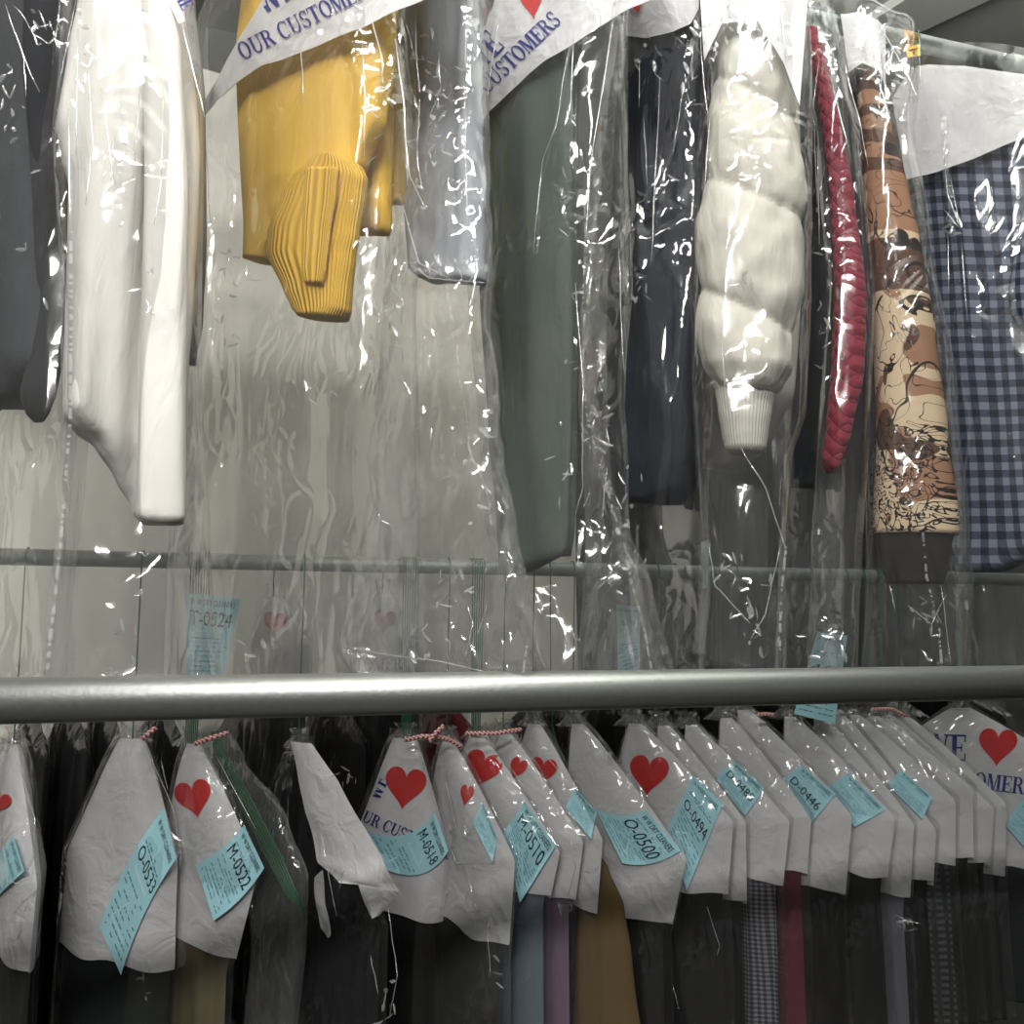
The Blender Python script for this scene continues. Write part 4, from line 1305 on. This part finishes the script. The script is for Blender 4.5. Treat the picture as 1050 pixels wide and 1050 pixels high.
# --- navy jacket
root, pl = up_thing('jacket', 680, 260, 'dark navy jacket with lapel in glossy plastic left of the puffer jacket', 'jacket', 1.26, math.radians(22))
NV = cloth((36, 40, 50), 0.85, 0.12)
obj('jacket_body', loft(pl, [(-40, 655, 720), (20, 648, 726), (80, 640, 726), (140, 635, 725), (260, 631, 722), (400, 631, 717), (470, 634, 714), (500, 640, 706), (516, 650, 690)], 0.045, n=90, m=80, folds=0.005, nf=6, seed=13.0, noisy=0.005), NV, root)
obj('lapel', sheet(pl, [((640, 60), (634, 150)), ((652, 50), (646, 200)), ((664, 50), (664, 215)), ((674, 55), (668, 190))], 0.052, 20, 20, 0.006, 4.0), NV, root)
obj('pocket_flap', sheet(pl, [((640, 212), (642, 240)), ((656, 205), (658, 232)), ((668, 196), (668, 220))], 0.053, 10, 6, 0.003, 6.0), NV, root)
PV5 = 0.055
pp = obj('paper_cape', sheet(pl, [((636, -40), (640, 36)), ((660, -40), (662, 39)), ((690, -40), (690, 32)), ((708, -40), (708, 24)), ((716, -40), (716, 8))], PV5, 24, 12, 0.004, 8.0, back=-0.06), PAPER, root)
obj('printed_heart', printed(pl, flat(PV5 + 0.005), 652, 4, 22, math.radians(-20), heart_shape(), 0.8), RED_INK, pp, smooth=False)
up_hook(root, 660, 680, -40, pl)
f = add_film(root, pl, [(-60, 640, 722), (40, 632, 729), (200, 622, 728), (420, 604, 722), (560, 610, 716), (700, 600, 712)], 0.066, film('wet_film', 0.03, 0.06, 0.75, 14.0, 0.35, 1.3), 9.0, noisy=0.010)
add_fold_glints(f, pl, 0.068, [[(712, 40), (708, 75), (700, 90), (696, 120), (690, 160)], [(677, 80), (672, 180), (668, 270)], [(656, 60), (655, 110)], [(660, 120), (664, 190)], [(645, 215), (660, 205), (665, 195)], [(717, 20), (722, 90), (726, 120)]], [(704, 60, 12, 50, 14), (650, 215, 12, 25, 12), (660, 60, 12, 30, 10), (680, 165, 10, 20, 6), (650, 290, 12, 30, 8)], 6)
obj('film_fold_and_glint', ribbon(pl, [(716, 10), (712, 60), (700, 110), (690, 150), (680, 180), (672, 260)], 0.07, 0.012), FILM_CRUMPLED, f)

# --- cream puffer jacket
root, pl = up_thing('puffer_jacket', 770, 260, 'cream quilted puffer jacket with puffed sleeve and knit cuff', 'jacket', 1.2, math.radians(22))
CR = cloth((206, 202, 190), 0.6, 0.03, 900, 0.1, 0.5)
pf = facing_plane(770, 240, 1.11)
SEAMS = [-0.6, 0.06, 0.225, 0.49, 0.78, 1.02]
def puff(f, ct, st, w, s):
    g = f - 0.055 * ct - 0.02 * st
    for a, b_ in zip(SEAMS, SEAMS[1:]):
        if a <= g < b_:
            t = (g - a) / (b_ - a)
            return 0.70 + 0.33 * (math.sin(math.pi * t ** 1.25) ** 0.45)
    return 0.8
rows = [(14, 752, 776), (30, 744, 788), (60, 736, 802), (100, 727, 812), (140, 724, 820), (180, 720, 826), (240, 714, 828), (300, 713, 826), (340, 714, 818), (375, 719, 812), (398, 727, 802), (404, 734, 796)]
obj('sleeve', loft(pf, rows, 0.062, n=120, m=90, e=2.1, seed=14.0, noisy=0.009, nscale=16, zs=0.8, bulge=puff), CR, root)
obj('knit_cuff', loft(pf, [(394, 728, 800), (402, 733, 796), (420, 736, 792), (445, 740, 788), (460, 743, 786), (465, 748, 782)], 0.036, n=30, m=64, e=2.1, folds=0.002, seed=15.0, ringuv=0.03), rib_mat('cream_rib', (212, 209, 198), 0.0042, 0.0008), root)
obj('jacket_body', loft(pl, [(-10, 728, 800), (60, 722, 815), (200, 716, 820), (400, 712, 812), (450, 712, 790), (474, 716, 762), (480, 722, 752)], 0.035, v0=-0.05, seed=16.0, noisy=0.01), cloth((196, 193, 182), 0.7, 0.05), root)
up_hook(root, 760, 770, -30, pl)
f = add_film(root, pf, [(-30, 735, 820), (20, 728, 830), (100, 718, 832), (300, 708, 832), (420, 712, 826), (470, 714, 812), (560, 720, 806), (690, 717, 806)], 0.074, FILM, 10.0, noisy=0.009,
         seams=[[(806, 560), (802, 600), (800, 640), (800, 672)]])
add_fold_glints(f, pf, 0.072, [[(728, 120), (722, 200)], [(730, 0), (722, 60)], [(760, 460), (785, 500), (805, 560)], [(727, 560), (733, 600), (770, 640)], [(800, 560), (785, 630), (770, 655)], [(740, 350), (745, 420)], [(800, 0), (806, 60)]], [(740, 30, 18, 30, 14), (790, 40, 22, 30, 12), (770, 630, 26, 40, 14), (745, 575, 16, 16, 8), (770, 280, 20, 10, 4)], 7)
obj('film_fold_and_glint', ribbon(pf, [(723, 556), (722, 620), (716, 670)], 0.06, 0.016), FILM_HAZY, f)

obj('paper_cape', sheet(pf, [((716, -30), (722, 62)), ((745, -30), (740, 24)), ((782, -30), (776, 20)), ((812, -20), (804, 66)), ((828, 0), (820, 108))], 0.067, 30, 14, 0.003, 15.0, back=-0.06), PAPER, root)
# --- dark jacket
root, pl = up_thing('jacket', 840, 260, 'black jacket squeezed between the cream puffer and the crimson quilted jacket', 'jacket', 1.25, math.radians(20))
obj('jacket_body', loft(pl, [(40, 818, 840), (90, 820, 856), (200, 822, 862), (340, 822, 862), (460, 812, 854), (500, 814, 842)], 0.022, folds=0.003, seed=17.0, noisy=0.004), cloth((34, 40, 46), 0.8), root)
up_hook(root, 832, 838, 60, pl)
f = add_film(root, pl, [(-10, 812, 846), (60, 812, 858), (200, 816, 868), (470, 806, 866), (560, 804, 862), (700, 798, 858)], 0.034, film('wet_film', 0.03), 11.0, noisy=0.007,
         seams=[[(827, 220), (823, 300), (820, 420)]])
add_fold_glints(f, pl, 0.036, [[(834, 100), (838, 210)], [(846, 170), (840, 200)]], [(838, 190, 12, 50, 8), (845, 330, 8, 40, 6)], 8)

# --- crimson quilted jacket
root, pl = up_thing('quilted_jacket', 868, 260, 'crimson diamond quilted jacket sleeve left of the printed jacket', 'jacket', 1.2, math.radians(20))
pf = facing_plane(866, 260, 1.19)
obj('sleeve', loft(pf, [(30, 826, 838), (60, 830, 848), (100, 837, 857), (150, 845, 867), (200, 850, 876), (300, 855, 889), (380, 852, 886), (440, 846, 874), (475, 841, 864), (484, 847, 858)], 0.026, n=90, m=56, e=2.1, seed=18.0, noisy=0.003), quilt_mat('crimson_quilt', (128, 14, 44), 0.030), root)
up_hook(root, 856, 850, 40, pl)
f = add_film(root, pf, [(14, 820, 856), (60, 826, 868), (150, 838, 882), (300, 848, 897), (480, 836, 890), (560, 832, 884), (700, 826, 878)], 0.036, FILM, 12.0, noisy=0.007,
         seams=[[(862, 130), (864, 180), (866, 290)]])
add_fold_glints(f, pf, 0.034, [[(845, 30), (855, 90), (872, 160)], [(838, 150), (840, 250)], [(840, 60), (834, 110)]], [(840, 50, 12, 24, 12), (865, 170, 10, 30, 5), (850, 660, 30, 14, 10), (862, 310, 8, 60, 6)], 9)

# --- printed jacket
root, pl = up_thing('printed_jacket', 930, 330, 'brown and cream jacket printed with loose ink line drawings', 'jacket', 1.2, math.radians(20))
pf = facing_plane(930, 330, 1.17)
obj('sleeve', loft(pf, [(66, 876, 892), (90, 878, 902), (130, 882, 915), (200, 886, 932), (260, 889, 946), (350, 895, 962), (450, 899, 973), (530, 895, 984), (548, 895, 984)], 0.042, n=110, m=72, e=2.2, seed=19.0, noisy=0.004), print_mat(), root)
obj('cuff', loft(pf, [(542, 894, 980), (560, 898, 976), (585, 904, 972), (598, 910, 968)], 0.036, n=20, e=2.2, folds=0.002, seed=20.0), cloth((34, 28, 25), 0.9), root)
obj('jacket_body', loft(pl, [(80, 872, 900), (200, 876, 915), (420, 868, 915), (560, 866, 905), (582, 872, 900)], 0.03, v0=-0.06, folds=0.003, seed=21.0), cloth((44, 40, 36), 0.9), root)
up_hook(root, 885, 900, 60, pl)
f = add_film(root, pf, [(14, 852, 910), (28, 850, 938), (84, 862, 942), (130, 874, 936), (250, 884, 956), (400, 890, 980), (540, 888, 993), (600, 888, 1000), (700, 884, 994)], 0.058, FILM_CRUMPLED if False else FILM, 13.0, noisy=0.011,
         seams=[[(908, 200), (918, 260), (928, 350)], [(944, 520), (950, 590), (962, 640), (966, 685)]])
add_fold_glints(f, pf, 0.056, [[(862, 50), (880, 120), (890, 170)], [(900, 20), (935, 85), (940, 100)], [(895, 65), (915, 130)], [(905, 60), (900, 130)], [(930, 620), (955, 640), (970, 610)], [(965, 600), (975, 680)], [(912, 600), (918, 625)], [(942, 30), (944, 90)]], [(890, 50, 22, 30, 18), (905, 100, 14, 24, 14), (925, 60, 12, 20, 8), (950, 630, 26, 26, 14), (880, 220, 8, 60, 6), (930, 340, 24, 20, 5)], 10)

obj('paper_cape', sheet(pf, [((862, 14), (870, 74)), ((882, 12), (884, 64)), ((900, 20), (902, 72)), ((908, 30), (908, 90))], 0.048, 20, 10, 0.005, 17.0, back=-0.05), PAPER, root)
# --- gingham shirt
root, pl = up_thing('shirt', 1010, 320, 'navy and grey gingham shirt under plain white paper at the right', 'shirt', 1.24, A_UP)
GI = gingham('navy_gingham', (118, 124, 138), (68, 75, 92), (32, 37, 52), 0.026)
obj('shirt_body', loft(pl, [(112, 945, 1080), (130, 934, 1130), (180, 936, 1150), (300, 946, 1160), (450, 960, 1160), (545, 972, 1120), (570, 975, 1062), (586, 980, 1032)], 0.04, n=100, m=80, folds=0.003, nf=6, seed=22.0, noisy=0.004), GI, root)
obj('sleeve', loft(pl, [(140, 1062, 1130), (220, 1048, 1130), (300, 1034, 1130), (320, 1036, 1130), (345, 1050, 1120), (355, 1062, 1110)], 0.03, v0=0.05, folds=0.002, seed=23.0, noisy=0.004), GI, root)
pp = obj('paper_cape', sheet(pl, [((915, 100), (929, 184)), ((934, 69), (946, 180)), ((952, 66), (966, 175)), ((990, 68), (1000, 162)), ((1050, 76), (1052, 140)), ((1120, 92), (1120, 112))], 0.06, 44, 18, 0.004, 11.0, back=-0.055), PAPER, root)
t0 = at_y(937, 40, Y_UP)
t0 = at_y(936, 42, Y_UP)
foot = at_y(938, 72, Y_UP - 0.01)
obj('hanger_hook', hook_geo(Vector((t0.x, Y_UP, Z_UP)), 0.0165, foot, 1, 0), GREEN_WIRE, root)
pt = facing_plane(936, 52, Y_UP - 0.03)
tg = obj('price_tag', sheet(pt, [((929, 48), (930, 59)), ((943, 45), (944, 57))], 0.0, 6, 6, 0.001), plain('yellow_tag', (246, 186, 20), 0.6), root, label='small yellow tag on the hook')
obj('lettering', decal([[(932, 51), (941, 49), (941, 50.3), (932, 52.3)], [(936, 53), (938, 52.7), (938, 56), (936, 56.3)]], lambda x, y: pt.P(*pt.hit(x, y, 0.002), 0.002)), INK, tg, smooth=False)
f = add_film(root, pl, [(64, 930, 1080), (100, 912, 1130), (185, 926, 1170), (400, 950, 1180), (585, 974, 1180), (700, 984, 1180)], 0.075, FILM, 14.0, noisy=0.009)
add_fold_glints(f, pl, 0.078, [[(970, 120), (968, 160), (972, 200), (985, 235)], [(972, 240), (973, 300)], [(985, 240), (992, 330)], [(975, 185), (985, 235), (968, 215)]], [(976, 210, 6, 24, 10), (985, 610, 8, 10, 3)], 11)
obj('film_fold_and_glint', ribbon(pl, [(968, 118), (970, 175), (972, 200), (978, 235)], 0.078, 0.010), FILM_CRUMPLED, f)

# ================================================================== light
w = D.worlds.new('world')
scene.world = w
w.use_nodes = True
w.node_tree.nodes['Background'].inputs[0].default_value = (0.9, 0.95, 1.0, 1)
w.node_tree.nodes['Background'].inputs[1].default_value = 0.13

def strip(name, loc, sx, sy, power, rot=(0, 0, 0), colour=(1.0, 0.985, 0.95)):
    la = D.lights.new(name, 'AREA')
    la.shape = 'RECTANGLE'
    la.size, la.size_y = sx, sy
    la.energy = power
    la.color = colour
    o = D.objects.new(name, la)
    COL.objects.link(o)
    o.location = loc
    o.rotation_euler = rot
    return o
strip('tube_and_fill_light', (-0.25, 0.02, 3.22), 2.4, 0.09, 46, (math.radians(18), 0, 0))
strip('tube_and_fill_light', (-1.0, -1.5, 3.15), 2.0, 0.16, 80, (math.radians(42), 0, 0))
strip('tube_and_fill_light', (0.9, 0.7, 2.9), 2.4, 0.10, 72, (math.radians(180), 0, 0))  # added upward fill that brightens the ceiling, not a real tube

scene.cycles.transparent_max_bounces = 48
scene.cycles.max_bounces = 6
scene.cycles.diffuse_bounces = 3
scene.cycles.glossy_bounces = 3
scene.cycles.sample_clamp_indirect = 4.0
scene.cycles.caustics_reflective = False
scene.cycles.caustics_refractive = False
scene.cycles.use_denoising = True
vs_ = scene.view_settings
vs_.view_transform = 'Standard'
vs_.look = 'None'
vs_.gamma = 1.0
vs_.use_curve_mapping = False
vs_.exposure = 0.0
